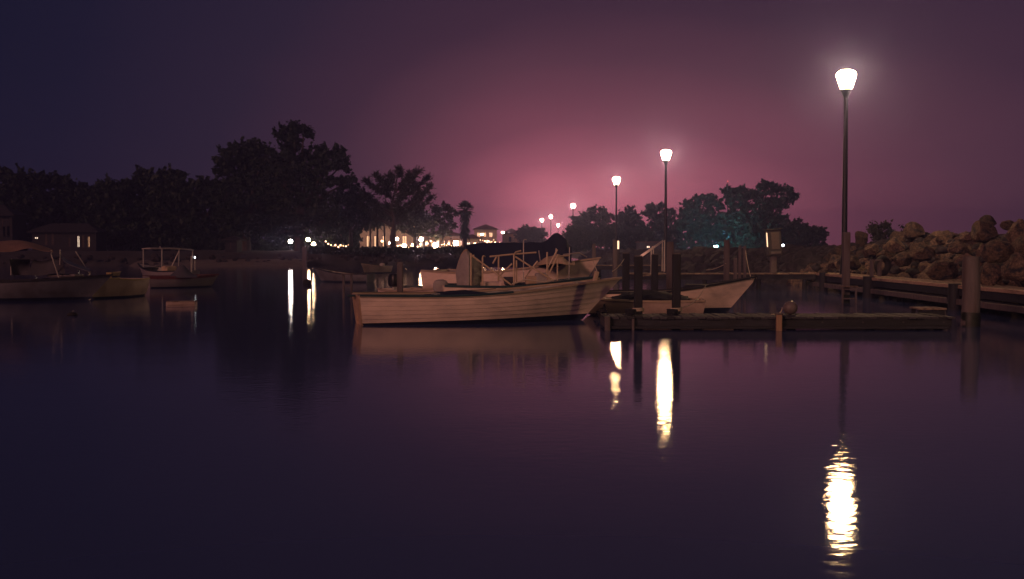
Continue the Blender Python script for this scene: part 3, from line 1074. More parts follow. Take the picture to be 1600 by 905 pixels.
# tiller and rudder bracket at the stern, fender and cleats
mb = MB(); mb.box((-h1.L * .45 - .14, 0, .62), (.30, .30, .035), bev=.01); mb.build('stern_step', M['teal'], b1)
mb = MB(); mb.box((-h1.L * .45 - .07, 0, .25), (.05, .035, .60), bev=.01); mb.build('rudder_post', M['transom_wood'], b1)
q = HP(h1, .0)
mb = MB(); mb.box((q.x + .30, 0, .56), (.36, .9, .05), bev=.012); mb.build('stern_bench', M['inner'], b1)
for t in (.30, .86):
    q = HP(h1, t, 1, -1)
    mb = MB(); mb.box((q.x, q.y + .01, q.z + .055), (.20, .03, .025), bev=.008); mb.box((q.x, q.y + .01, q.z + .03), (.06, .03, .03)); mb.build('cleat', M['alu'], b1)
q = HP(h1, .45)
mb = MB(); mb.tube([(q.x - .9, .1, .44), (q.x - .2, .16, .50), (q.x + .7, .05, .48), (q.x + 1.2, 0, .52)], .022, n=7); mb.build('oar', M['rail_wood'], b1, smooth=True)
# cloth heap near the stern
def heap(u, v):
    x = -1.3 + u * 1.5
    y = -.62 + v * .7
    return Vector((x, y, .62 + .09 * math.sin(u * math.pi) * math.sin(v * math.pi) + .03 * noise.noise(Vector((u * 6, v * 5, 2)))))
canvas(b1, 'folded_cover', heap, 22, 10, 'navy')

# --- 2 open boat with a bare canopy frame just behind it
h2b = Hull(3.9, 1.6, .74, .72, .95, over=.55, draft=.2)
b2 = boat('fishing_boat', 'white open boat with a bare tube frame, behind the long plank boat', h2b, place(808, 27.6), R(6), paint=(.1, .12), rail='teal', thwarts=(.3, .55), deck_from=.8)
outboard(b2, h2b, 'sail', z=-.22, s=.85)
def bp(px, py, D=27.6, dy=0.0):
    q = P(px, py, D + dy)
    M_ = Matrix.Rotation(-R(6), 3, 'Z')
    return M_ @ (q - Vector(place(808, 27.6)))
segs = []
for px, y0, y1, dy in ((736, 396, 448, -.55), (740, 398, 448, .5), (754, 402, 448, -.5), (779, 400, 446, .45), (803, 397, 449, -.6), (807, 407, 446, .5), (855, 394, 442, -.45), (871, 399, 440, .35)):
    segs.append([bp(px, y0, dy=dy), bp(px, y1, dy=dy)])
segs.append([bp(754, 402, dy=-.5), bp(755.5, 400, dy=-.5), bp(758, 401, dy=-.45)])
segs += [[bp(734, 397, dy=-.55), bp(760, 416, dy=-.58), bp(804, 449, dy=-.6)], [bp(805, 401, dy=-.6), bp(830, 417, dy=-.6), bp(865, 439, dy=-.5)],
         [bp(845, 440, dy=.3), bp(871, 390, dy=.3)], [bp(765, 401, dy=-.5), bp(800, 397.5, dy=-.55), bp(838, 394.5, dy=-.5)], [bp(770, 412, dy=.4), bp(776, 401, dy=.4)],
         [bp(818, 436, dy=.3), bp(840, 408, dy=.3)], [bp(803, 398, dy=-.6), bp(806, 394, dy=-.55), bp(814, 392, dy=-.5)], [bp(780, 432, dy=.3), bp(800, 412, dy=.3)],
         [bp(858, 428, dy=-.45), bp(872, 398, dy=-.45)], [bp(865, 402, dy=-.4), bp(890, 399, dy=-.2)]]
poles(b2, segs, .021, 'pale_tube')
poles(b2, [[bp(818, 376, dy=.1), bp(818, 440, dy=.1)], [bp(818, 376, dy=.1), bp(820, 374, dy=.1), bp(823, 375, dy=.1)], [bp(890, 386, dy=.2), bp(889, 437, dy=.2)]], .014, 'alu', 'rod')
# stern canvas shelter
def shelter(u, v):
    px = 712 + 42 * v
    top = 391 + 34 * max(0, (.42 - v) / .42) ** 2.2 + 26 * max(0, (v - .42) / .58) ** 1.15
    py = top + (449 - top) * u + 2.0 * math.sin(v * 19 + u * 3) * u
    bulge = math.sin(min(1, v * 1.1) * math.pi)
    return bp(px - 4 * u * (v - .5), py, dy=.45 - .8 * bulge + .10 * noise.noise(Vector((u * 5, v * 5, 1))))
canvas(b2, 'stern_canvas', shelter, 14, 14, 'sail')
poles(b2, [[bp(713 + 17 * t, 425 - 34.5 * (1 - (1 - t) ** 2.2), dy=.45 - .82 * math.sin(t * .42 * 1.1 * math.pi)) for t in [i / 9 for i in range(10)]]], .02, 'tan', 'hoop')
mb = MB(); q = bp(768, 440); mb.box((q.x, 0, .60), (.55, .6, .42), bev=.03); mb.build('console', M['white_hull'], b2)
mb = MB(); q = bp(787, 440); mb.box((q.x, -.1, .70), (.30, .5, .30), bev=.05); mb.build('seat', M['white_hull'], b2)
mb = MB(); q = bp(818, 440); mb.box((q.x, 0, .72), (.46, .85, .10), bev=.04); mb.build('seat_cushion', M['navy'], b2)

for k, (px, w, hgt, m_) in enumerate(((832, .34, .22, 'tan'), (846, .30, .30, 'sail'), (795, .26, .2, 'grey_canvas'))):
    q = bp(px, 440, dy=-.3)
    mb = MB(); mb.box((q.x, q.y, .74 + hgt / 2), (w, .36, hgt), bev=.03); mb.build('fish_box', M[m_], b2)
poles(b2, [[bp(800, 444, dy=-.75), bp(822, 437, dy=-.72), bp(850, 441, dy=-.7), bp(872, 436, dy=-.6)]], .018, 'rope', 'rope')
# --- 3 the bigger boat under the navy tarpaulin
h3 = Hull(5.4, 1.9, .98, .93, 1.38, over=.9, draft=.3)
rz3 = R(-28)
b3loc = Vector((-.12, 32.4, 0))
b3 = boat('covered_boat', 'white boat with a navy tarpaulin tent, bow rising behind the long plank boat', h3, b3loc, rz3, paint=(.12, .16), rail='rail_wood', thwarts=(.3,), deck_from=.72, rail_w=.06)
def b3p(px, py, D):
    return Matrix.Rotation(-rz3, 3, 'Z') @ (P(px, py, D) - b3loc)
def tarp(u, v):
    px = 727 + 166 * u
    ridge = 383 - 3.5 * math.sin(u * 3.1) + (-17 * math.exp(-((px - 871) / 15.0) ** 2)) + (6 if u > .96 else 0)
    low = 392 + 26 * min(1, u * 6) - 6 * max(0, (u - .8) / .2)
    a = (v - .5) * 2
    D0 = 33.6 - 2.6 * u
    half = .85 * (1 - .35 * u)
    if a < 0:
        py = ridge + (low - ridge) * abs(a) ** 1.1
    else:
        py = ridge + (low - 8 - ridge) * abs(a) ** 1.1
    q = b3p(px, py, D0 + half * a)
    q.z += .03 * noise.noise(Vector((u * 9, v * 5, 7)))
    return q
canvas(b3, 'tarpaulin', tarp, 44, 14, 'navy')
def tent(u, v):
    px = 836 + 62 * u
    ridge = 395.5 + 15 * abs((u - .52) / .5) ** .85 + 1.5 * math.sin(u * 17)
    a = abs(v - .45) / .55
    py = ridge + (416 - ridge) * min(1, a) ** 1.25
    return b3p(px, py, 30.75 + (v - .45) * 1.1 + .05 * math.sin(u * 14 + v * 4))
canvas(b3, 'tan_cover', tent, 24, 12, 'tan')
poles(b3, [[b3p(845, 412, 30.7), b3p(842, 392, 30.9)], [b3p(868, 412, 30.5), b3p(869, 388, 30.5)], [b3p(880, 398, 30.4), b3p(905, 395, 30.2), b3p(917, 402, 30)]], .018, 'steel')

# --- 4 and 5 skiffs behind the stern of the front boat
h4 = Hull(3.1, 1.25, .50, .48, .60, over=.4, draft=.16)
b4 = boat('skiff', 'small white skiff beside the pale post, with a black outboard motor', h4, place(646, 30.2), R(-64), rail='rail_wood', paint=(.07, .09), thwarts=(.3, .55))
outboard(b4, h4, 'black', z=.02)
h5 = Hull(2.9, 1.3, .46, .44, .58, over=.4, draft=.16)
b5 = boat('skiff', 'low grey skiff between the white skiff and the grey stern canvas', h5, place(692, 33.5), R(-14), skin='grey_hull', rail='teal', paint=(.06, .08), thwarts=(.3, .55))
# --- 6 lone dinghy on open water
h6 = Hull(2.7, 1.25, .42, .42, .62, over=.3, draft=.14)
b6 = boat('dinghy', 'lone cream dinghy on the open water before the lit far shore', h6, Wt(584, 427) + Vector((0, .4, 0)), R(-116), skin='cream_hull', rail='rail_wood', paint=(.05, .06), thwarts=(.25, .5))
q = HP(h6, .2)
mb = MB(); mb.box((q.x, .1, .5), (.3, .3, .26), bev=.06); mb.build('bundle', M['sail'], b6)
mb = MB(); mb.box((q.x + .8, -.25, .5), (.22, .26, .2), bev=.05); mb.build('bundle', M['navy'], b6)
# dark skiff left of it
h7 = Hull(2.9, 1.2, .40, .40, .68, over=.4, draft=.14)
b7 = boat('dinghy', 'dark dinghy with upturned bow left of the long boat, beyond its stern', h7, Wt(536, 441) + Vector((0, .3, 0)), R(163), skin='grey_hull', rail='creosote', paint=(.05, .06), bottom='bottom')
# post pair added for a dinghy's pale stern and its reflection
root = empty('stern_stand_in', (P(543, 450, 36).x, 36, 0)); tag(root, 'tiny wooden mooring stage left of the long boat\'s stern', 'stage')  # added posts stand in for a pale stern and its reflection
for dx in (-.13, .13):
    mb = MB(); mb.box((dx, 0, .22), (.07, .08, 1.1), bev=.008); mb.build('leg', M['pile'], root)
mb = MB(); mb.box((0, 0, .79), (.40, .22, .04), bev=.008); mb.build('top_board', M['pile'], root)
mb = MB(); mb.box((0, 0, .40), (.19, .05, .05), bev=.006); mb.build('brace', M['pile'], root)

# --- right-hand boats
h8 = Hull(3.9, 1.5, .50, .52, .93, over=.75, draft=.24, foot=.03)
b8 = boat('moored_boat', 'white boat with dark rail and slack rope, bow pointing right towards the cabinet', h8, (4.22, 28.6, 0), R(-10), rail='creosote', paint=(.09, .12), thwarts=(.25, .5), deck_from=.8, rail_w=.055)
q = HP(h8, .985)
mb = MB(); mb.tube([(q.x - .03, 0, q.z - .25), (q.x + .05, 0, q.z + .07)], .03, n=8); mb.build('stem_head', M['creosote'], b8, smooth=True)
mb = MB(); mb.box((q.x - 1.4, .1, .62), (.8, .7, .18), bev=.06); mb.build('net_heap', M['creosote'], b8)
h9 = Hull(3.2, 1.3, .40, .38, .46, over=.45, draft=.15)
b9 = boat('flat_skiff', 'low skiff with pale lit rail behind the pair of dark dock posts', h9, place(1000, 27.0), R(174), skin='cream_hull', rail='rail_wood', paint=(.04, .05), thwarts=(.3, .6), deck_from=.75, rail_w=.07)
def nets(u, v):
    return Vector((-1.2 + 1.9 * u, -.5 + v * 1.0, .42 + .18 * math.sin(u * math.pi) * math.sin(v * math.pi) + .06 * noise.noise(Vector((u * 9, v * 6, 3)))))
canvas(b9, 'net_heap', nets, 26, 12, 'creosote')
rope('mooring_rope', 'slack pale rope hanging from the white boat\'s rail to the dark dock post', P(1103, 446, 27.9), P(1062, 480, 23.4), .16, .010)
rope('mooring_rope', 'short pale rope from the long boat\'s bow post up to the dark post', P(957, 424, 25.1), P(975, 405, 30.9), .04, .010)
rope('mooring_rope', 'thin rope from the weathered post to the finger dock', P(1134, 412, 35.9), P(1104, 422, 42.6), .05, .012)
rope('mooring_rope', 'rope hanging from the tarpaulin boat\'s bow to the water', P(927, 408, 30.4), P(936, 431, 30.0), .02, .010)
rope('mooring_rope', 'thin rope sloping from the thin stake to the boat bow', P(1165, 392, 39.9), P(1174, 436, 28.0), .10, .010)
# tangle of net and fender under the bow of the front boat
root = empty('rope_fender', (P(942, 480, 25.6).x, 25.6, .0)); tag(root, 'dark tangled rope fender floating under the long boat\'s bow', 'fender')
rf = random.Random(4)
mb = MB()
pts = [(rf.gauss(0, .10), rf.gauss(0, .08), .13 + rf.gauss(0, .06)) for _ in range(46)]
mb.tube(pts, .022, n=6); mb.build('rope_tangle', M['creosote'], root, smooth=True)
mb = MB(); mb.lathe([(.02, 0), (.09, .03), (.12, .12), (.09, .21), (.02, .24)], n=14); mb.build('core', M['tyre'], root, smooth=True)
# coils on the low dock
for (px, py, lab) in ((985, 488, 'dark rope coil on the low dock by the left dock post'), (1050, 487, 'dark rope coil on the low dock by the right dock post')):
    root = empty('rope_coil', (P(px, py, 22.9).x, 22.85, .27)); tag(root, lab, 'rope coil')
    mb = MB(); mb.tube([((.11 + .012 * math.sin(i)) * math.cos(i * .5), .09 * math.sin(i * .5), .012 + i * .0018) for i in range(60)], .013, n=5)
    mb.build('coil', M['creosote'], root, smooth=True)
    mb = MB(); mb.box((.0, .0, .05), (.05, .05, .10), bev=.008); mb.build('bitt', M['alu'], root)

# --- boats on the left
h10 = Hull(5.6, 1.9, .62, .60, .80, over=.7, draft=.25)
l10 = Vector((-15.75, 34.6, 0)); r10 = R(4)
b10 = boat('motor_boat', 'long dark motor boat with tan canopy at the left edge', h10, l10, r10, skin='grey_hull', rail='creosote', paint=(.09, .10), thwarts=(.2,), deck_from=.66, deck_mat='grey_hull')  # weak light at the left is put into the darker hull paint
def b10p(px, py, D):
    return Matrix.Rotation(-r10, 3, 'Z') @ (P(px, py, D) - l10)
def canopy(u, v):
    px = -48 + 131 * u
    top = 376 + 15 * max(0, (px - 28) / 55.0) ** 1.5 + 8 * max(0, (28 - px) / 76.0) ** 1.6
    low = 394 - 6 * math.exp(-((px - 46) / 18.0) ** 2)
    low = max(low, top + 1.0)
    a = v
    py = top + (low - top) * a ** 1.6
    return b10p(px, py, 35.6 - 1.7 * v)
canvas(b10, 'canopy', canopy, 26, 8, 'orange_canvas')
poles(b10, [[b10p(-6, 388, 34.2), b10p(-6, 445, 34.2)], [b10p(80, 391, 34.2), b10p(80, 398, 34.2), b10p(94, 440, 34.2)], [b10p(18, 404, 35.2), b10p(17, 430, 35.2)], [b10p(94, 390, 34.5), b10p(94, 440, 34.5)], [b10p(118, 393, 35), b10p(138, 424, 35)]], .018, 'alu')
def wind(u, v):
    px = 18 + 28 * u + 4 * (v - .5)
    return b10p(px + (4 - 6 * (1 - u)) * (1 - v) * .6, 406 + 24 * v, 34.9 + .2 * math.sin(u * 3))
canvas(b10, 'windscreen', wind, 8, 6, 'grey_canvas')
def cabin(u, v):
    px = 52 + 46 * u
    top = 407 + 2 * math.sin(u * 6)
    return b10p(px - 8 * (1 - u) * v + 4 * v * u, top + 22 * v, 34.7 - .5 * v)
canvas(b10, 'cabin_cover', cabin, 10, 6, 'grey_canvas')
def nose(u, v):
    px = 98 + 42 * u
    return b10p(px, 402 + 18 * u ** .7 + 5 * v, 34.9 - .9 * v)
canvas(b10, 'cuddy', nose, 10, 5, 'grey_hull')
q = HP(h10, .8)
mb = MB(); mb.box((q.x, 0, .78), (.9, .8, .10), bev=.04); mb.build('hatch', M['dimmed_hull'], b10)
# second hull behind, tan stern with a scrawled number
h11 = Hull(3.3, 1.35, .60, .58, .74, over=.5, draft=.18)
b11 = boat('skiff', 'tan skiff with yellow rail, bow towards the viewer, beside the dark motor boat', h11, ((188 - 800) / F * 35 - .85, 36.6, 0), R(-97), skin='cream_hull', rail='yellow', transom='cream_hull', paint=(.05, .06))
for k, (t0, w) in enumerate(((.70, .16), (.75, .10), (.79, .18), (.83, .12))):
    for side in (-1,):
        a = HP(h11, t0, .80, side); b_ = HP(h11, t0 + .03, .9, side); c_ = HP(h11, t0 + .045, .8, side)
        mb = MB(); mb.tube([a + Vector((0, side * .012, 0)), b_ + Vector((0, side * .012, 0)), c_ + Vector((0, side * .012, 0))], .012, n=5); mb.build('number_stroke', M['black'], b11)
# boat with bimini frame
h12 = Hull(4.4, 1.6, .55, .52, .85, over=.6, draft=.2)
l12 = Vector((P(246, 440, 52).x, 53.0, 0)); r12 = R(138)
b12 = boat('launch', 'grey launch with an empty canopy frame, behind the red banded boat', h12, l12, r12, skin='dimmed_hull', rail='creosote', paint=(.08, .10), thwarts=(.3, .5))
def b12p(px, py, D):
    return Matrix.Rotation(-r12, 3, 'Z') @ (P(px, py, D) - l12)
poles(b12, [[b12p(224, 389, 52.6), b12p(224, 417, 52.6)], [b12p(253, 389, 52.2), b12p(253, 417, 52.2)], [b12p(280, 390, 53), b12p(279, 417, 53)], [b12p(301, 391, 53.4), b12p(300, 420, 53.4)],
            [b12p(280, 392, 53), b12p(268, 417, 53)], [b12p(222, 389, 52.6), b12p(235, 388, 52.4), b12p(270, 388, 52.8), b12p(303, 391, 53.4)], [b12p(250, 385, 52.2), b12p(251, 389, 52.2)], [b12p(228, 389, 53.6), b12p(262, 388.5, 53.8), b12p(300, 390, 54.2)]], .03, 'alu')
q = HP(h12, .4)
mb = MB(); mb.box((q.x, 0, .62), (.5, .6, .28), bev=.06); mb.build('engine_box', M['tan'], b12)
p = P(303, 402.5, 53.2)
root = empty('anchor_light', (p.x, 53.35, 0)); tag(root, 'tiny white anchor light at the corner of the empty canopy frame', 'light')
mb = MB(); mb.tube([(0, 0, -.5), (0, 0, p.z - .04)], .02, n=6); mb.build('staff', M['alu'], root)
mb = MB(); mb.lathe([(.02, -.04), (.04, 0), (.02, .05)], (0, 0, p.z), n=8); mb.build('lens', M['pin'], root)
# red banded boat
h13 = Hull(2.9, 1.3, .48, .46, .52, over=.3, draft=.16)
l13 = Vector((P(276, 449, 45).x, 45.6, 0)); r13 = R(32)
b13 = boat('skiff', 'small white skiff with a red band, in front of the canopy frame launch', h13, l13, r13, skin='dimmed_hull', rail='red', band=('red', .10), paint=(.04, .05), transom='dimmed_hull')
def b13p(px, py, D):
    return Matrix.Rotation(-r13, 3, 'Z') @ (P(px, py, D) - l13)
def hump(u, v):
    px = 266 + 42 * u
    top = 431 - 14 * math.exp(-((u - .42) / .25) ** 2) - 4 * math.sin(u * math.pi)
    return b13p(px, top + (434 - top) * v, 45.3 - .5 * v)
canvas(b13, 'bundle', hump, 14, 6, 'grey_canvas')
poles(b13, [[b13p(299, 400, 45.4), b13p(299, 434, 45.4)]], .03, 'alu')
# small floats
root = empty('float_crate', Wt(284, 478)); tag(root, 'small wooden float crate alone on the dark water at the left', 'float'); root.rotation_euler.z = .12
for dy in (-.2, .2):
    for k in range(2):
        mb = MB(); mb.box((0, dy, -.02 + .10 * k), (.80, .03, .088), bev=.006); mb.build('board', M['cream_hull'], root)
for dx in (-.385, .0, .385):
    mb = MB(); mb.box((dx, 0, .02), (.035, .37, .18), bev=.006); mb.build('end_board', M['cream_hull'], root)
for k in range(5):
    mb = MB(); mb.box((-.32 + .16 * k, 0, .125), (.15, .44, .025), bev=.005); mb.build('top_board', M['plank'], root)
h14 = Hull(.75, .50, .22, .22, .26, over=.1, draft=.06)
boat('boat_float', 'tiny yellow float between the tan skiff and the canopy frame launch', h14, Wt(180, 432), R(60), skin='yellow', rail='yellow', paint=(.03, .03), thwarts=(), cat='float', rail_w=.02)
root = empty('small_buoy', Wt(113, 493)); tag(root, 'small dark buoy low in the water at the far left', 'buoy')
mb = MB(); mb.lathe([(.02, -.08), (.10, -.04), (.13, .01), (.10, .06), (.03, .085)], n=14); mb.build('float', M['tyre'], root, smooth=True)
mb = MB(); mb.tube([(0, 0, .08), (.02, 0, .12), (.05, 0, .10)], .008, n=5); mb.build('eye', M['alu'], root)
root = empty('small_buoy', Wt(480, 444)); tag(root, 'small dark buoy among the light streaks near the far shore', 'buoy')
mb = MB(); mb.lathe([(.02, -.12), (.18, -.04), (.22, .06), (.16, .18), (.03, .24)], n=14); mb.build('float', M['tyre'], root, smooth=True)
mb = MB(); mb.tube([(0, 0, .2), (0, 0, .75)], .02, n=5); mb.build('staff', M['alu'], root)
strip_cx()

# ------------------------------------------------------------------ trees
def leaf_quads(cent, size, asp, nrm_rand=True, droop=None):
    n = len(cent)
    a = rng.normal(size=(n, 3)); a /= np.linalg.norm(a, axis=1)[:, None]
    if droop is not None:
        a = a * .45 + np.array(droop)[None, :]; a /= np.linalg.norm(a, axis=1)[:, None]
    b = rng.normal(size=(n, 3)); b -= a * (a * b).sum(1)[:, None]; b /= np.linalg.norm(b, axis=1)[:, None]
    s = size * rng.uniform(.6, 1.35, n)[:, None]
    h = a * s * .5 * asp; w = b * s * .5
    v = np.stack([cent - h, cent - h * .1 + w, cent + h, cent - h * .1 - w], 1).reshape(-1, 3)
    return v
def quad_mesh(name, v, m):
    n = len(v) // 4
    me = bpy.data.meshes.new(name)
    me.vertices.add(len(v)); me.vertices.foreach_set('co', v.astype(np.float32).ravel())
    me.loops.add(len(v)); me.loops.foreach_set('vertex_index', np.arange(len(v), dtype=np.int32))
    me.polygons.add(n); me.polygons.foreach_set('loop_start', np.arange(0, len(v), 4, dtype=np.int32))
    me.materials.append(m)
    me.update(); me.validate()
    return me
RGN = 'trees on the right shore'
ry_low = True
def tree(name, label, D, base_px, zg, blobs, leaf=.26, m='leaf_a', tr=.22, dens=1.0, depth=1.0, group=None, lean=0.0, asp=1.7, fine=.5):
    base = Vector(((base_px - 800) / F * D, D, zg))
    root = empty(name, base); tag(root, label, 'tree', group)
    pts = []
    limbs = MB()
    bl = []
    for (px, py, rx, ry) in blobs:
        c = P(px, py, D) - base
        k = D / F
        bl.append((c, rx * k, ry * k))
    if group == RGN and D > 100 and ry_low:
        xs = [b[0] for b in blobs]
        n_ = max(3, int((max(xs) - min(xs)) / 14))
        for i in range(n_):
            q = P(min(xs) + (max(xs) - min(xs)) * i / (n_ - 1), 382, D + 3) - base
            bl.append((q, 15 * D / F, 10 * D / F))
            q = P(min(xs) + (max(xs) - min(xs)) * (i + .5) / (n_ - .5), 366, D + 4) - base
            bl.append((q, 13 * D / F, 10 * D / F))
    zmax = max(c.z + r for c, _, r in bl)
    zfork = .30 * zmax
    trunk_top = Vector((lean, 0, zfork))
    tpts = [Vector((0, 0, -.3)), Vector((lean * .4, .05, zfork * .5)), trunk_top]
    mb = MB(); mb.tube(tpts, [tr * 1.25, tr, tr * .8], n=9)
    big = sorted(bl, key=lambda b: -b[1] * b[2])
    for c, rx, ry in bl:
        c2 = Vector((c.x, (rng.random() - .5) * rx * depth, c.z))
        mid = trunk_top.lerp(c2, .5) + Vector((rng.normal() * .25, rng.normal() * .25, .15))
        mb.tube([trunk_top - Vector((0, 0, .1)), mid, c2 - Vector((0, 0, ry * .2))], [tr * .55, tr * .35, tr * .12], n=6)
        nsub = max(9, int(19 * (rx * ry) ** .5 * 1.7))
        # sub clumps spread through the volume, more on the outside
        d = rng.normal(size=(nsub, 3)); d /= np.linalg.norm(d, axis=1)[:, None]
        rad = rng.uniform(.25, 1.12, nsub) ** .7
        cen = np.array([c.x, c2.y, c.z]) + d * rad[:, None] * np.array([rx, rx * depth, ry]) * .92
        for q in cen:
            if rng.random() < .5:
                mb.tube([c2 - Vector((0, 0, ry * .2)), Vector(q.tolist())], [tr * .10, .015], n=4, cap=False)
            cr_ = rng.uniform(.14, .46) * (.45 + .30 * (rx * ry) ** .5)
            nl = int(dens * 30 * (cr_ / .5) ** 2 * (.26 / leaf) ** 1.4)
            g = rng.normal(size=(nl, 3)); g /= np.linalg.norm(g, axis=1)[:, None]
            g *= (rng.random(nl) ** .45)[:, None] * cr_ * np.array([1.15, 1.15, .72])
            pts.append(q + g)
            # stray twigs past the outline
            out = q - np.array([c.x, c2.y, c.z]); out = out / (np.linalg.norm(out) + 1e-6)
            for _ in range(2):
                d2 = out + rng.normal(size=3) * .55; d2[2] += .15; d2 /= np.linalg.norm(d2)
                ln = cr_ * rng.uniform(1.2, 2.8)
                tt = rng.random(7)[:, None]
                pts.append(q + d2 * ln * tt + rng.normal(size=(7, 3)) * .07)
    mb.build('trunk', M['bark'], root, smooth=True)
    cent = np.concatenate(pts)
    cent = cent[cent[:, 2] > .2]
    link('crown', quad_mesh('crown', leaf_quads(cent, leaf, asp), M[m]), root)
    return root
ZG = 1.15
LG = 'trees on the left shore'
def crown_blobs(px, top, half, bottom=372):
    bottom += 20
    h = bottom - top
    rb = random.Random(int(px * 7))
    ex = [(px + rb.uniform(-.9, .9) * half, top + h * rb.uniform(.06, .5), half * rb.uniform(.16, .34), h * rb.uniform(.05, .10)) for _ in range(9)]
    ex += [(px + half * k, bottom - h * .12, half * .5, h * .12) for k in (-.8, -.2, .4, .95)]
    return ex + [(px, top + h * .22, half * .62, h * .2), (px - half * .5, top + h * .45, half * .6, h * .22), (px + half * .45, top + h * .42, half * .62, h * .22),
            (px, top + h * .55, half * .9, h * .26), (px - half * .2, top + h * .8, half * .9, h * .18), (px + half * .55, top + h * .78, half * .5, h * .16)]
tree('shore_tree', 'rounded dark tree at the far left edge of the left shore', 110, 22, ZG, crown_blobs(30, 262, 48), .30, dens=.9, group=LG)
tree('shore_tree', 'dark tree second from the left edge, its crown joined to its neighbour', 112, 96, ZG, crown_blobs(97, 270, 44), .30, dens=.9, group=LG)
tree('shore_tree', 'low dark tree third from the left edge, above the lit windows', 114, 140, ZG, crown_blobs(138, 288, 32), .30, dens=.9, group=LG)
tree('shore_tree', 'round topped dark tree in the middle of the low tree row', 110, 180, ZG, crown_blobs(181, 277, 38), .30, dens=.9, group=LG)
tree('shore_tree', 'narrow dark tree with a ragged top in the low tree row', 113, 224, ZG, crown_blobs(224, 268, 26), .28, dens=.9, group=LG)
tree('shore_tree', 'dome topped dark tree in the low tree row, left of the tall trees', 111, 263, ZG, crown_blobs(264, 266, 36), .30, dens=.9, group=LG)
tree('shore_tree', 'dark tree joining the low row to the tall trees', 110, 312, ZG, crown_blobs(312, 277, 40), .30, dens=.9, group=LG)
tree('tall_tree', 'tall broad dark tree, left one of the two tallest on the left shore', 108, 385, ZG,
     [(360, 246, 22, 22), (384, 240, 24, 20), (408, 250, 26, 26), (372, 275, 36, 30), (412, 285, 38, 32), (362, 312, 34, 28), (400, 325, 46, 32), (430, 318, 34, 32), (380, 350, 52, 24), (432, 352, 40, 22)], .28, dens=1.0, tr=.38, group=LG)
tree('tall_tree', 'tallest tree on the left shore, with a top tuft and branches reaching right', 106, 468, ZG,
     [(441, 206, 14, 11), (461, 201, 14, 8), (475, 209, 12, 8), (455, 222, 16, 10), (450, 248, 34, 22), (490, 240, 18, 12), (508, 234, 14, 9), (527, 238, 10, 12), (532, 258, 16, 9), (510, 258, 20, 10), (478, 270, 34, 22), (520, 284, 22, 9), (446, 290, 38, 28), (495, 305, 34, 22), (470, 330, 46, 28), (450, 356, 40, 20), (505, 345, 36, 22), (545, 283, 10, 6)], .24, dens=.95, tr=.42, group=LG)
tree('shore_tree', 'dark mid height tree between the tallest tree and the feathery one', 112, 548, ZG, [(545, 300, 18, 14), (560, 318, 22, 18), (535, 325, 22, 20), (560, 345, 30, 16), (528, 350, 26, 16)], .26, dens=.9, group=LG)
tree('shore_tree', 'rounded dark tree behind the feathery tree, beside the palm', 122, 648, ZG, [(640, 330, 16, 14), (655, 338, 16, 14), (630, 345, 20, 16), (660, 355, 18, 12), (610, 335, 20, 18), (585, 340, 22, 18)], .26, m='leaf_b', dens=.9, group=LG)
tree('sparse_tree', 'small open crowned tree left of the palm, lit from below', 120, 692, ZG, [(680, 330, 9, 7), (694, 325, 9, 6), (705, 335, 9, 8), (690, 342, 12, 8), (676, 348, 14, 9), (700, 355, 12, 9), (682, 364, 16, 8)], .20, m='leaf_b', dens=.55, tr=.13, group=LG)
for i, (px, lab) in enumerate(((335, 'dark undergrowth bush at the left foot of the tall trees'), (372, 'dark undergrowth bush behind the small kiosk'), (412, 'dark undergrowth bush between the trunks of the two tallest trees'), (452, 'dark undergrowth bush behind the leftmost white globe lamp'), (500, 'dark undergrowth bush behind the large warm globe lamps'), (534, 'dark undergrowth bush left of the close pair of globes'))):
    tree('bush', lab, 119, px, 1.1, [(px - 14, 374, 14, 12), (px + 2, 366 + 5 * (i % 2), 18, 14), (px + 17, 376, 14, 12), (px - 6, 388, 20, 10), (px + 12, 388, 18, 10)], .28, tr=.08, group='undergrowth below the tall trees')
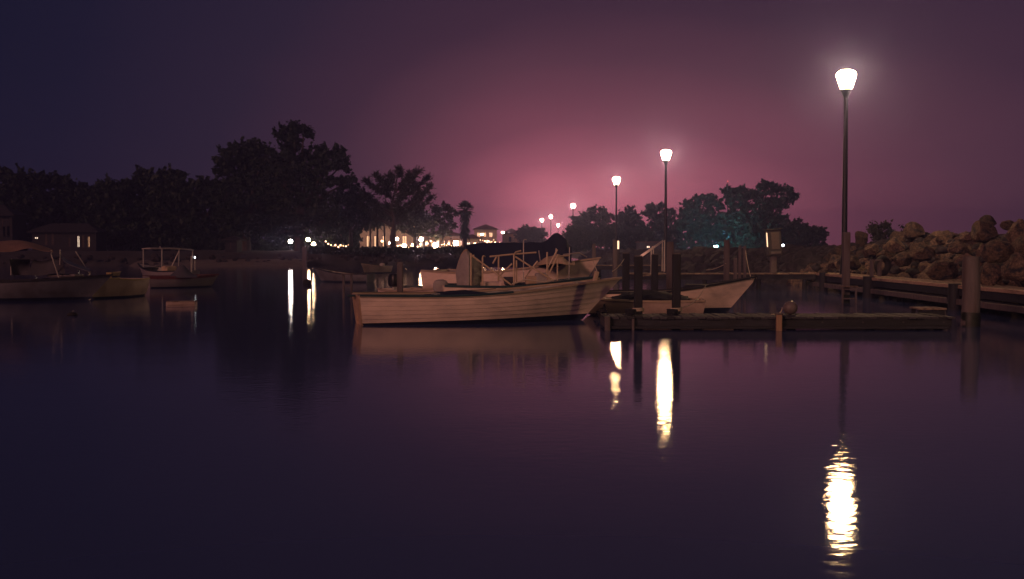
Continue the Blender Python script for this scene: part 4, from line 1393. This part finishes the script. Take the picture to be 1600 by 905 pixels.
# feathery casuarina
def feathery():
    D = 109
    base = Vector(((612 - 800) / F * D, D, ZG))
    root = empty('feathery_tree', base); tag(root, 'feathery needle leaved tree with long sprays reaching up and right', 'tree', LG)
    mb = MB()
    tips = [(673, 291), (668, 276), (655, 268), (640, 272), (622, 263), (632, 285), (610, 275), (590, 274), (576, 283), (600, 296), (655, 300), (674, 308), (650, 318), (566, 300), (580, 312), (628, 306), (604, 285), (645, 290), (560, 318), (600, 318), (622, 325), (585, 328), (640, 330)]
    lead = [Vector((0, 0, -.3)), Vector((.1, 0, 1.6)), P(616, 345, D) - base, P(612, 320, D) - base, P(618, 295, D) - base, P(622, 266, D) - base]
    mb.tube(lead, [.30, .24, .19, .14, .09, .03], n=9)
    cen, dirs = [], []
    for px, py in tips:
        t = P(px, py, D) - base
        t.y = rng.normal() * 1.2
        zt = max(1.8, t.z - abs(t.x - lead[3].x) * .55 - .6)
        k_ = max(1, min(4, sum(1 for q in lead[1:] if q.z < zt)))
        fork = lead[k_].lerp(lead[k_ + 1], max(0, min(1, (zt - lead[k_].z) / max(.1, lead[k_ + 1].z - lead[k_].z))))
        c = fork.lerp(t, .5) + Vector((rng.normal() * .2, rng.normal() * .25, -.25))
        path = [fork.lerp(c, i / 4) for i in range(4)] + [c.lerp(t, i / 8) for i in range(9)]
        mb.tube(path, [.075 * (1 - i / len(path)) + .010 for i in range(len(path))], n=5)
        for i in range(3, len(path) - 1):
            seg = path[i + 1] - path[i]
            for k in range(15):
                s = path[i] + seg * rng.random()
                d = (seg.normalized() * .75 + Vector((rng.normal() * .55, rng.normal() * .55, rng.normal() * .45 + .08))).normalized()
                ln = rng.uniform(.35, .85)
                for j in range(7):
                    cen.append(s + d * ln * (j + rng.random()) / 7 + Vector((rng.normal() * .04, rng.normal() * .04, rng.normal() * .04 - .02 * j)))
                    dirs.append(d)
    mb.build('trunk', M['bark'], root, smooth=True)
    cen = np.array([c[:] for c in cen]); dirs = np.array([d[:] for d in dirs])
    n = len(cen)
    a = dirs + rng.normal(size=(n, 3)) * .35; a /= np.linalg.norm(a, axis=1)[:, None]
    b = rng.normal(size=(n, 3)); b -= a * (a * b).sum(1)[:, None]; b /= np.linalg.norm(b, axis=1)[:, None]
    h, w = a * .17, b * .042
    v = np.stack([cen - h, cen + w, cen + h, cen - w], 1).reshape(-1, 3)
    link('crown', quad_mesh('crown', v, M['leaf_b']), root)
feathery()
def palm(label, px, top, D, crown_r, zg, skirt=True, tilt=0.0, m='leaf_a', group=None):
    base = Vector(((px - 800) / F * D, D, zg))
    root = empty('palm_tree', base); tag(root, label, 'palm', group)
    H = (P(px, top, D) - base).z
    hc = H - crown_r * .95
    mb = MB(); mb.tube([(0, 0, -.3), (tilt * .4, 0, hc * .5), (tilt, 0, hc)], [.24, .19, .17], n=9); mb.build('trunk', M['bark'], root, smooth=True)
    vs, fs = [], []
    mbc = MB()
    for k in range(46):
        az_ = rng.random() * 6.283
        el_ = rng.uniform(-.75, 1.5)
        d = Vector((math.cos(az_) * math.cos(el_), math.sin(az_) * math.cos(el_), math.sin(el_)))
        stem = Vector((tilt, 0, hc)) + d * crown_r * .5
        side = d.cross(Vector((0, 0, 1)))
        side = side.normalized() if side.length > .01 else Vector((1, 0, 0))
        up = side.cross(d)
        mbc.tube([(tilt, 0, hc), stem], [.025, .015], n=4, cap=False)
        for j in range(13):
            ang = (j - 6) / 6 * 1.25
            q = (d * math.cos(ang) + side * math.sin(ang)).normalized()
            ln = crown_r * .52 * rng.uniform(.8, 1.1) * (1 - .25 * abs(ang) / 1.25)
            tip = stem + q * ln - Vector((0, 0, ln * .10))
            mid = stem + q * ln * .55
            wv = q.cross(up).normalized() * .055
            mbc.add([stem, mid + wv, tip, mid - wv], [(0, 1, 2, 3)])
    if skirt:
        for k in range(240):
            z = hc - rng.random() ** 1.1 * hc * .62
            az_ = rng.random() * 6.283
            r = .2 + rng.random() * .36
            a = Vector((tilt * z / hc + .17 * math.cos(az_), .17 * math.sin(az_), z))
            tip = a + Vector((math.cos(az_) * r, math.sin(az_) * r, -rng.uniform(.4, .8)))
            wv = Vector((-math.sin(az_), math.cos(az_), 0)) * .09
            mid = a.lerp(tip, .5) + Vector((math.cos(az_), math.sin(az_), 0)) * .06
            mbc.add([a, mid + wv, tip, mid - wv], [(0, 1, 2, 3)])
    mbc.build('crown', M[m], root, fix=False)
palm('shaggy fan palm standing alone against the pink glow', 727, 312, 116, 1.15, ZG, group=LG)
# thin trunks in front of the lit facade
def slim(px, top, D, label, lean=0.0):
    base = Vector(((px - 800) / F * D, D, ZG - .05))
    root = empty('slim_palm', base); tag(root, label, 'palm', 'slim palms before the lit facade')
    H = (P(px, top, D) - base).z
    mb = MB(); mb.tube([(0, 0, -.3), (lean * .5, 0, H * .5), (lean, 0, H)], [.14, .11, .09], n=7); mb.build('trunk', M['bark'], root, smooth=True)
    mbc = MB()
    for k in range(18):
        az_ = k * 2.4; el_ = rng.uniform(-.2, 1.1)
        d = Vector((math.cos(az_) * math.cos(el_), math.sin(az_) * math.cos(el_), math.sin(el_)))
        path = [Vector((lean, 0, H)) + d * 1.5 * t - Vector((0, 0, 1.1 * t * t)) for t in (0, .33, .66, 1)]
        mbc.tube(path, [.03, .025, .02, .01], n=4)
        side = d.cross(Vector((0, 0, 1))).normalized()
        for j in range(14):
            t = .15 + .85 * j / 13
            p0 = Vector((lean, 0, H)) + d * 1.5 * t - Vector((0, 0, 1.1 * t * t))
            for sg in (1, -1):
                tip = p0 + side * sg * .42 * (1.1 - t * .6) - Vector((0, 0, .16)) + d * .12
                mbc.add([p0 - d * .03, p0 + d * .03, tip], [(0, 1, 2)])
    mbc.build('crown', M['leaf_a'], root, fix=False)
slim(578, 345, 118, 'slim palm trunk leftmost in front of the lit facade', .1)
slim(590, 340, 117, 'slim palm trunk second in front of the lit facade')
slim(602, 348, 119, 'slim palm trunk third in front of the lit facade', -.1)
slim(616, 335, 116, 'slim palm trunk rightmost in front of the lit facade', .15)

RG = 'trees on the right shore'
tree('bushy_tree', 'bushy dark tree right of the slim lamp post', 150, 926, 1.0, [(905, 345, 13, 9), (915, 340, 12, 8), (932, 333, 14, 9), (948, 340, 12, 9), (925, 352, 24, 14), (948, 358, 16, 14), (905, 360, 18, 12), (930, 372, 30, 12), (893, 372, 10, 10)], .30, m='leaf_b', group=RG)
tree('bushy_tree', 'rounded dark tree just right of the third lamp post', 148, 984, 1.0, [(985, 331, 9, 7), (978, 340, 12, 9), (993, 343, 10, 10), (970, 345, 10, 9), (984, 360, 20, 14), (965, 365, 14, 12), (995, 370, 14, 10)], .28, group=RG)
tree('bushy_tree', 'dark tree crossed by the second lamp post', 140, 1032, 1.0, [(1018, 326, 9, 6), (1030, 323, 9, 6), (1012, 333, 8, 5), (1046, 331, 9, 6), (1030, 340, 20, 10), (1018, 356, 20, 14), (1048, 352, 16, 14), (1035, 372, 28, 10)], .26, m='leaf_c', group=RG)
tree('broad_tree', 'broad dark tree left of the biggest right hand tree, lit teal from beneath', 128, 1098, 1.0, [(1080, 322, 14, 9), (1100, 312, 14, 9), (1118, 318, 14, 10), (1085, 338, 24, 16), (1112, 338, 22, 18), (1070, 350, 16, 16), (1095, 360, 30, 14), (1120, 362, 22, 12)], .26, m='leaf_c', tr=.3, group=RG)
tree('broad_tree', 'biggest tree on the right, its crown reaching out to the right', 124, 1180, 1.0, [(1137, 302, 9, 8), (1156, 298, 10, 6), (1150, 316, 22, 16), (1188, 292, 9, 7), (1202, 290, 9, 6), (1212, 297, 9, 7), (1230, 298, 10, 6), (1242, 309, 8, 5), (1182, 312, 26, 18), (1215, 315, 18, 12), (1170, 340, 34, 22), (1208, 338, 22, 18), (1150, 350, 26, 18), (1190, 362, 34, 14), (1222, 355, 12, 14)], .25, m='leaf_c', tr=.36, group=RG)
tree('low_tree', 'low dark tree at the right foot of the biggest right hand tree', 118, 1250, 1.0, [(1240, 352, 9, 7), (1258, 354, 7, 5), (1250, 364, 14, 9), (1265, 370, 10, 6), (1238, 372, 12, 9)], .22, group=RG)
tree('small_tree', 'small open crowned tree on the skyline left of the boulders', 70, 1373, 1.2, [(1364, 357, 6, 4), (1374, 354, 6, 4), (1383, 355, 5, 4), (1370, 364, 8, 5), (1380, 366, 6, 5), (1372, 371, 8, 4)], .12, m='leaf_b', tr=.06, dens=.9, group=RG)
tree('bush', 'dark bush beside the small open crowned tree on the skyline', 68, 1400, 1.2, [(1395, 367, 8, 6), (1408, 370, 9, 6), (1402, 375, 14, 6)], .14, tr=.06, group=RG)
tree('bush', 'bush lit orange beside the slim lamp post', 135, 893, .9, [(890, 380, 10, 10), (898, 370, 7, 9), (905, 388, 12, 9), (885, 392, 8, 6)], .22, m='leaf_b', tr=.08, group=RG)
tree('bush', 'pale bush under the far pair of lamp posts', 190, 822, 1.1, [(815, 364, 8, 4), (830, 364, 8, 4), (822, 370, 16, 6), (840, 370, 8, 5)], .3, m='leaf_b', tr=.1, group=RG)
# low clipped hedge along the far shore
hd = empty('hedge', P(605, 400, 101)); hd.location.z = 1.0; tag(hd, 'long low dark hedge along the top of the far shore under the lamps', 'hedge')
pts = []
stems = MB()
for i in range(420):
    x = P(488, 390, 102).x + rng.random() * (P(745, 390, 104).x - P(488, 390, 102).x)
    yy = 103 + max(0, x + 12) * .55 + rng.normal() * .4
    q = Vector((x, yy, 1.22 + rng.random() * .16)) - hd.location
    g = rng.normal(size=(26, 3)) * np.array([.34, .3, .11])
    pts.append(np.array(q[:]) + g)
    if i % 8 == 0:
        stems.tube([q - Vector((0, 0, .5)), q], .03, n=4)
link('foliage', quad_mesh('foliage', leaf_quads(np.concatenate(pts), .2, 1.5), M['leaf_a']), hd)
stems.build('stem', M['bark'], hd)

# ------------------------------------------------------------------ buildings and lights across the water
def building(label, px0, px1, ytop, D, depth, wall, roof, openings, zg=1.1, roof_h=0.0, name='building'):
    a, b = P(px0, ytop, D), P(px1, ytop, D)
    root = empty(name, ((a.x + b.x) / 2, D, zg)); tag(root, label, 'building')
    w, h = b.x - a.x, a.z - zg
    zs = 0
    # front wall built round its openings
    ops = []
    for (o0, o1, y0, y1, mt) in openings:
        qa, qb = P(o0, y0, D), P(o1, y1, D)
        ops.append((qa.x - root.location.x, qb.x - root.location.x, max(.02, qb.z - zg), qa.z - zg, mt))
    ops.sort()
    mb = MB()
    x = -w / 2
    for x0, x1, z0, z1, mt in ops:
        if x0 > x: mb.box(((x + x0) / 2, .1, h / 2), (x0 - x, .2, h))
        if z0 > .05: mb.box(((x0 + x1) / 2, .1, z0 / 2), (x1 - x0, .2, z0))
        if z1 < h: mb.box(((x0 + x1) / 2, .1, (z1 + h) / 2), (x1 - x0, .2, h - z1))
        x = x1
    if x < w / 2: mb.box(((x + w / 2) / 2, .1, h / 2), (w / 2 - x, .2, h))
    mb.box((-w / 2 + .1, depth / 2 + .1, h / 2), (.2, depth - .2, h)); mb.box((w / 2 - .1, depth / 2 + .1, h / 2), (.2, depth - .2, h)); mb.box((0, depth, h / 2), (w - .4, .2, h))
    mb.build('wall', M[wall], root)
    for x0, x1, z0, z1, mt in ops:
        mb = MB()
        t = .07
        mb.box((x0 + t / 2, .06, (z0 + z1) / 2), (t, .1, z1 - z0)); mb.box((x1 - t / 2, .06, (z0 + z1) / 2), (t, .1, z1 - z0))
        mb.box(((x0 + x1) / 2, .06, z1 - t / 2), (x1 - x0 - 2 * t, .1, t)); mb.box(((x0 + x1) / 2, .06, z0 + t / 2), (x1 - x0 - 2 * t, .1, t))
        mb.box(((x0 + x1) / 2, .05, (z0 + z1) / 2), (.05, .08, z1 - z0 - 2 * t))
        wd = mb.build('window', M['door'], root)
        mb = MB(); mb.box(((x0 + x1) / 2, .13, (z0 + z1) / 2), (x1 - x0 - .02, .02, z1 - z0 - .02)); mb.build('pane', M[mt], wd)
    mb = MB()
    e = .35
    if roof_h > 0:
        A = [(-w / 2 - e, -e, h), (w / 2 + e, -e, h), (w / 2 + e, depth + e, h), (-w / 2 - e, depth + e, h)]
        rl = max(.1, w / 2 - depth / 2)
        T = [(-rl, depth / 2, h + roof_h), (rl, depth / 2, h + roof_h)]
        lo = [(x, y, z - .08) for x, y, z in A]
        mb.add(A + T + lo, [(0, 1, 5, 4), (1, 2, 5), (2, 3, 4, 5), (3, 0, 4), (6, 7, 1, 0), (7, 8, 2, 1), (8, 9, 3, 2), (9, 6, 0, 3), (9, 8, 7, 6)])
    else:
        mb.box((0, depth / 2, h + .06), (w + .3, depth + .3, .12))
    mb.build('roof', M[roof], root)
    return root
building('cream building with tall openings lit by lamps behind slim palms', 560, 650, 352, 136, 7, 'cream_wall', 'tile', [(572, 579, 368, 386, 'window_warm'), (584, 591, 368, 386, 'window_warm'), (597, 604, 368, 386, 'window_warm'), (609, 616, 368, 386, 'window_white'), (628, 636, 368, 386, 'window_warm')], roof_h=1.2)
building('two storey pavilion with a dark hip roof right of the palm', 741, 776, 358, 200, 5, 'cream_wall', 'tile', [(745, 751, 363, 371, 'window_warm'), (755, 760, 363, 371, 'window_warm'), (764, 770, 363, 371, 'window_warm'), ], roof_h=.9, name='pavilion')
building('salmon house with a brown roof beneath the far lamps', 786, 812, 365, 205, 6, 'pink_wall', 'tile', [(795, 799, 370, 378, 'door')], roof_h=1.0, name='house')
building('grey house with pale railed upper windows at the far left edge', -40, 19, 336, 103.5, 3, 'dark_wall', 'dark_tile', [(-6, -1, 342, 354, 'window_dim'), (3, 8, 342, 354, 'window_dim'), (10, 15, 342, 354, 'window_dim'), (5, 8, 371, 379, 'window_white'), (11, 15, 371, 379, 'window_warm')], roof_h=1.0, name='house')
building('low dark cabin with bright narrow windows under the left trees', 50, 150, 362, 103.5, 2.5, 'dark_wall', 'dark_tile', [(53, 60, 370, 374, 'window_white'), (70, 74, 364, 383, 'window_dim'), (80, 84, 364, 383, 'window_dim'), (107, 110, 372, 386, 'window_dim'), (119.5, 125, 368, 387, 'window_white'), (128, 132, 368, 387, 'window_warm'), (136, 141, 369, 387, 'window_warm')], roof_h=.8, name='cabin')
building('low cafe with a bright open front beside the palm', 726, 748, 372, 140, 4, 'cream_wall', 'tile', [(729, 735, 378, 385, 'window_white'), (738, 746, 378, 384, 'window_warm')], roof_h=.5, name='cafe')
building('low shed with a lit window strip behind the gangway rail', 1000, 1032, 379, 138, 4, 'grey_wall', 'tile', [(1010, 1016, 384, 388, 'window_white'), (1018, 1025, 384.5, 388, 'window_warm')], zg=1.0, name='shed')
building('small kiosk with one bright narrow window below the tall trees', 352, 370, 375, 103, 2, 'dark_wall', 'dark_tile', [(359, 361.5, 379, 390, 'window_white')], name='kiosk', roof_h=.4)

def globe_lamp(px, py, D, r_px, m, label, zg=1.1):
    p = P(px, py, D)
    r = r_px / F * D
    root = empty('globe_lamp', (p.x, D, zg)); tag(root, label, 'lamp', 'globe lamps along the far promenade')
    h = p.z - zg
    mb = MB(); mb.tube([(0, 0, -.4), (0, 0, max(.05, h - r * .8))], .05, n=7); mb.build('post', M['pole'], root)
    prof = [(r * math.sin(math.pi * i / 8) + .004, h - r * math.cos(math.pi * i / 8)) for i in range(9)]
    mb = MB(); mb.lathe(prof, n=12); mb.build('globe', M[m], root, smooth=True)
    mb = MB(); mb.lathe([(r * .5, h - r * .98), (r * .6, h - r * .82), (r * .3, h - r * 1.2)], n=10); mb.build('holder', M['pole'], root)
GL = [(453.7, 377.4, 112, 3.0, 'globe_white', 'leftmost white globe lamp on the far promenade'),
      (464, 384.6, 114, 2.2, 'globe', 'low warm globe lamp second from the left'),
      (481.5, 374.8, 115, 3.0, 'globe', 'large warm globe lamp above its lower neighbour, left of the leaning branch'),
      (490, 381.4, 113, 2.7, 'globe', 'large warm globe lamp just below and right of the highest left one'),
      (546, 379.6, 120, 2.0, 'globe_white', 'small bluish globe lamp left of a close pair'),
      (551.5, 375, 121, 2.8, 'globe_white', 'left globe of the close white pair left of the facade'),
      (557.5, 376.5, 121, 3.2, 'globe_white', 'right globe of the close white pair left of the facade'),
      (610, 380, 124, 2.2, 'globe', 'warm globe lamp at the right end of the lit facade'),
      (620.5, 373.7, 124, 2.2, 'globe', 'higher warm globe lamp right of the slim palms'),
      (631.5, 384.2, 122, 3.0, 'globe', 'low bright globe lamp right of the facade'),
      (646, 382.7, 123, 2.2, 'globe', 'small globe lamp between two larger ones right of the facade'),
      (658, 374, 124, 3.2, 'globe', 'high globe lamp under the rounded tree'),
      (657.4, 382, 130, 1.6, 'globe_dim', 'dim globe lamp right beneath the high one'),
      (680.5, 383.6, 120, 4.2, 'globe', 'brightest sparkling globe lamp under the open crowned tree'),
      (712.4, 380.3, 122, 4.0, 'globe', 'large globe lamp left of the palm trunk'),
      (667, 380, 128, 1.4, 'globe_dim', 'tiny globe lamp left of the brightest sparkling one'),
      (701, 381, 130, 1.4, 'globe_dim', 'tiny globe lamp left of the large one by the palm'),
      (742, 381, 134, 1.5, 'globe_dim', 'tiny globe lamp before the bright cafe'),
      (762, 377, 180, 1.2, 'globe_dim', 'tiny globe lamp before the pavilion'),
      (774, 379, 180, 1.2, 'globe_dim', 'tiny globe lamp right of the pavilion'),
      (187, 382.5, 112, 1.2, 'globe_white', 'single tiny white lamp beneath the low tree row'),
      (597, 377, 131, 1.6, 'globe_dim', 'tiny lamp inside the lit facade openings')]
for g in GL:
    globe_lamp(*g)
building('added long low building with many warm openings behind the globe lamps', 652, 726, 368, 142, 6, 'pink_wall', 'tile', [(655 + 8.8 * k, 660.5 + 8.8 * k, 375, 386, 'window_warm' if k % 3 else 'window_white') for k in range(8)], roof_h=.8, name='added_arcade')  # added so its windows give an orange glow behind the trees
building('added low lit terrace house left of the slim palms', 522, 556, 370, 138, 5, 'cream_wall', 'tile', [(526 + 7.5 * k, 531 + 7.5 * k, 376, 386, 'window_warm') for k in range(4)], roof_h=.7, name='house')  # added with glowing windows to brighten the shore band
for (x0, y0, x1, y1, D, n, lab) in ((505, 378, 548, 382, 117, 12, 'added string of small warm bulbs left of the close white globe pair'), (618, 379, 660, 383, 119, 13, 'added string of small warm bulbs right of the slim palms'), (662, 377, 712, 381, 118, 15, 'added string of small warm bulbs crossing the brightest globe lamp'), (716, 379, 775, 374, 150, 18, 'added string of small warm bulbs from the palm to the pavilion'), (735, 370, 785, 380, 170, 14, 'added string of small warm bulbs in front of the pavilion and house')):  # bulb strings added to fill out the shore's band of light
    a, b_ = P(x0, y0, D), P(x1, y1, D)
    root = empty('added_bulbs', a); tag(root, lab, 'added light string', 'added strings of bulbs along the promenade')
    pts = []
    for i in range(n):
        t = i / (n - 1)
        pts.append((b_ - a) * t - Vector((0, 0, .25 * 4 * t * (1 - t))) + Vector((0, rng.normal() * .2, rng.normal() * .12)))
    mb = MB(); mb.tube(pts, .012, n=4); mb.build('wire', M['pole'], root)
    for q in (pts[0], pts[-1]):
        mb = MB(); mb.tube([(q.x, q.y, -1.6), q], .04, n=5); mb.build('post', M['pole'], root)
    for q in pts[1:-1]:
        r = rng.uniform(.035, .075)
        mb = MB(); mb.lathe([(.01, -r * 2), (r * .9, -r * 1.5), (r, -r), (r * .5, -.02), (.01, 0)], q, n=8); mb.build('bulb', M['globe_dim'], root)
# two small funnel lamps on the promenade
note_children(lamp0)
for px, py, D, lab in ((753, 366.5, 160, 'small funnel lamp post in front of the pavilion'), (785.5, 363.5, 175, 'small funnel lamp post beside the salmon house')):
    o = copy_tree(lamp0)
    p = P(px, py, D)
    s_ = (p.z - 1.0) / LAMP_H
    o.scale = (.62, .62, s_)
    o.location = (p.x, D, 1.0)
    tag(o, lab, 'lamp post', 'lamp posts on the promenade')
# teal floodlight at the foot of the broad trees
p = P(1119, 386, 119)
root = empty('floodlight', (p.x, 119, .9)); tag(root, 'teal floodlight behind the breakwater shining into the broad trees', 'floodlight')
mb = MB(); mb.tube([(0, 0, -.3), (0, 0, p.z - 1.05)], .05, n=7); mb.build('post', M['pole'], root)
mb = MB(); mb.box((0, 0, p.z - .9), (.55, .16, .34), bev=.03); mb.build('housing', M['pole'], root)
mb = MB(); mb.box((0, .1, p.z - .9 + .02), (.48, .02, .28), bev=.005); mb.build('lens', M['teal_light'], root)
mb = MB(); mb.box((-.05, -.1, p.z - .9 + .06), (.40, .02, .20), bev=.005); mb.build('front_lens', M['teal_front'], root)
p = P(1223.5, 383.5, 104)
root = empty('floodlight', (p.x, 104, .9)); tag(root, 'tiny pale blue light right of the meter cabinet', 'floodlight')
mb = MB(); mb.tube([(0, 0, -.3), (0, 0, p.z - 1.0)], .04, n=7); mb.build('post', M['pole'], root)
mb = MB(); mb.lathe([(.04, -.12), (.12, -.04), (.12, .06), (.03, .12)], (0, 0, p.z - .9), n=10); mb.build('lens', M['cool'], root)
# radio mast behind the biggest tree
p = P(1137, 285, 240)
root = empty('radio_mast', (p.x, 240, 1)); tag(root, 'thin radio mast with a red beacon poking above the right hand trees', 'mast')
mb = MB(); mb.tube([(0, 0, 0), (0, 0, p.z - 1)], [.16, .07], n=6); mb.build('pole', M['pole'], root)
mb = MB(); mb.lathe([(.03, -.2), (.16, -.1), (.16, .12), (.04, .24)], (0, 0, p.z - .8), n=8); mb.build('beacon', M['red_light'], root)

# ------------------------------------------------------------------ haze added for navy darks and lamp halos
hm = bpy.data.materials.new('added night haze')
hm.use_nodes = True
ht = hm.node_tree
ht.nodes.clear()
pv = ht.nodes.new('ShaderNodeVolumePrincipled')
pv.inputs['Color'].default_value = (.14, .30, 1.0, 1)
pv.inputs['Density'].default_value = .0015
pv.inputs['Anisotropy'].default_value = .1
ho = ht.nodes.new('ShaderNodeOutputMaterial')
halo_scatter = ht.nodes.new('ShaderNodeVolumePrincipled')          # scatters mostly forward; added for halos round the lamps
halo_scatter.inputs['Color'].default_value = (1.0, .66, .40, 1)
halo_scatter.inputs['Density'].default_value = .0005
halo_scatter.inputs['Anisotropy'].default_value = .94
av = ht.nodes.new('ShaderNodeAddShader')
ht.links.new(pv.outputs[0], av.inputs[0])
ht.links.new(halo_scatter.outputs[0], av.inputs[1])
ht.links.new(av.outputs[0], ho.inputs['Volume'])
mb = MB(); mb.box((0, 180, 7.25), (720, 620, 17.5))
hz = mb.build('haze', hm)  # volume added for navy darks and lamp halos
hz['kind'] = 'stuff'; hz['label'] = 'thin added haze over the harbour'; hz['category'] = 'haze'
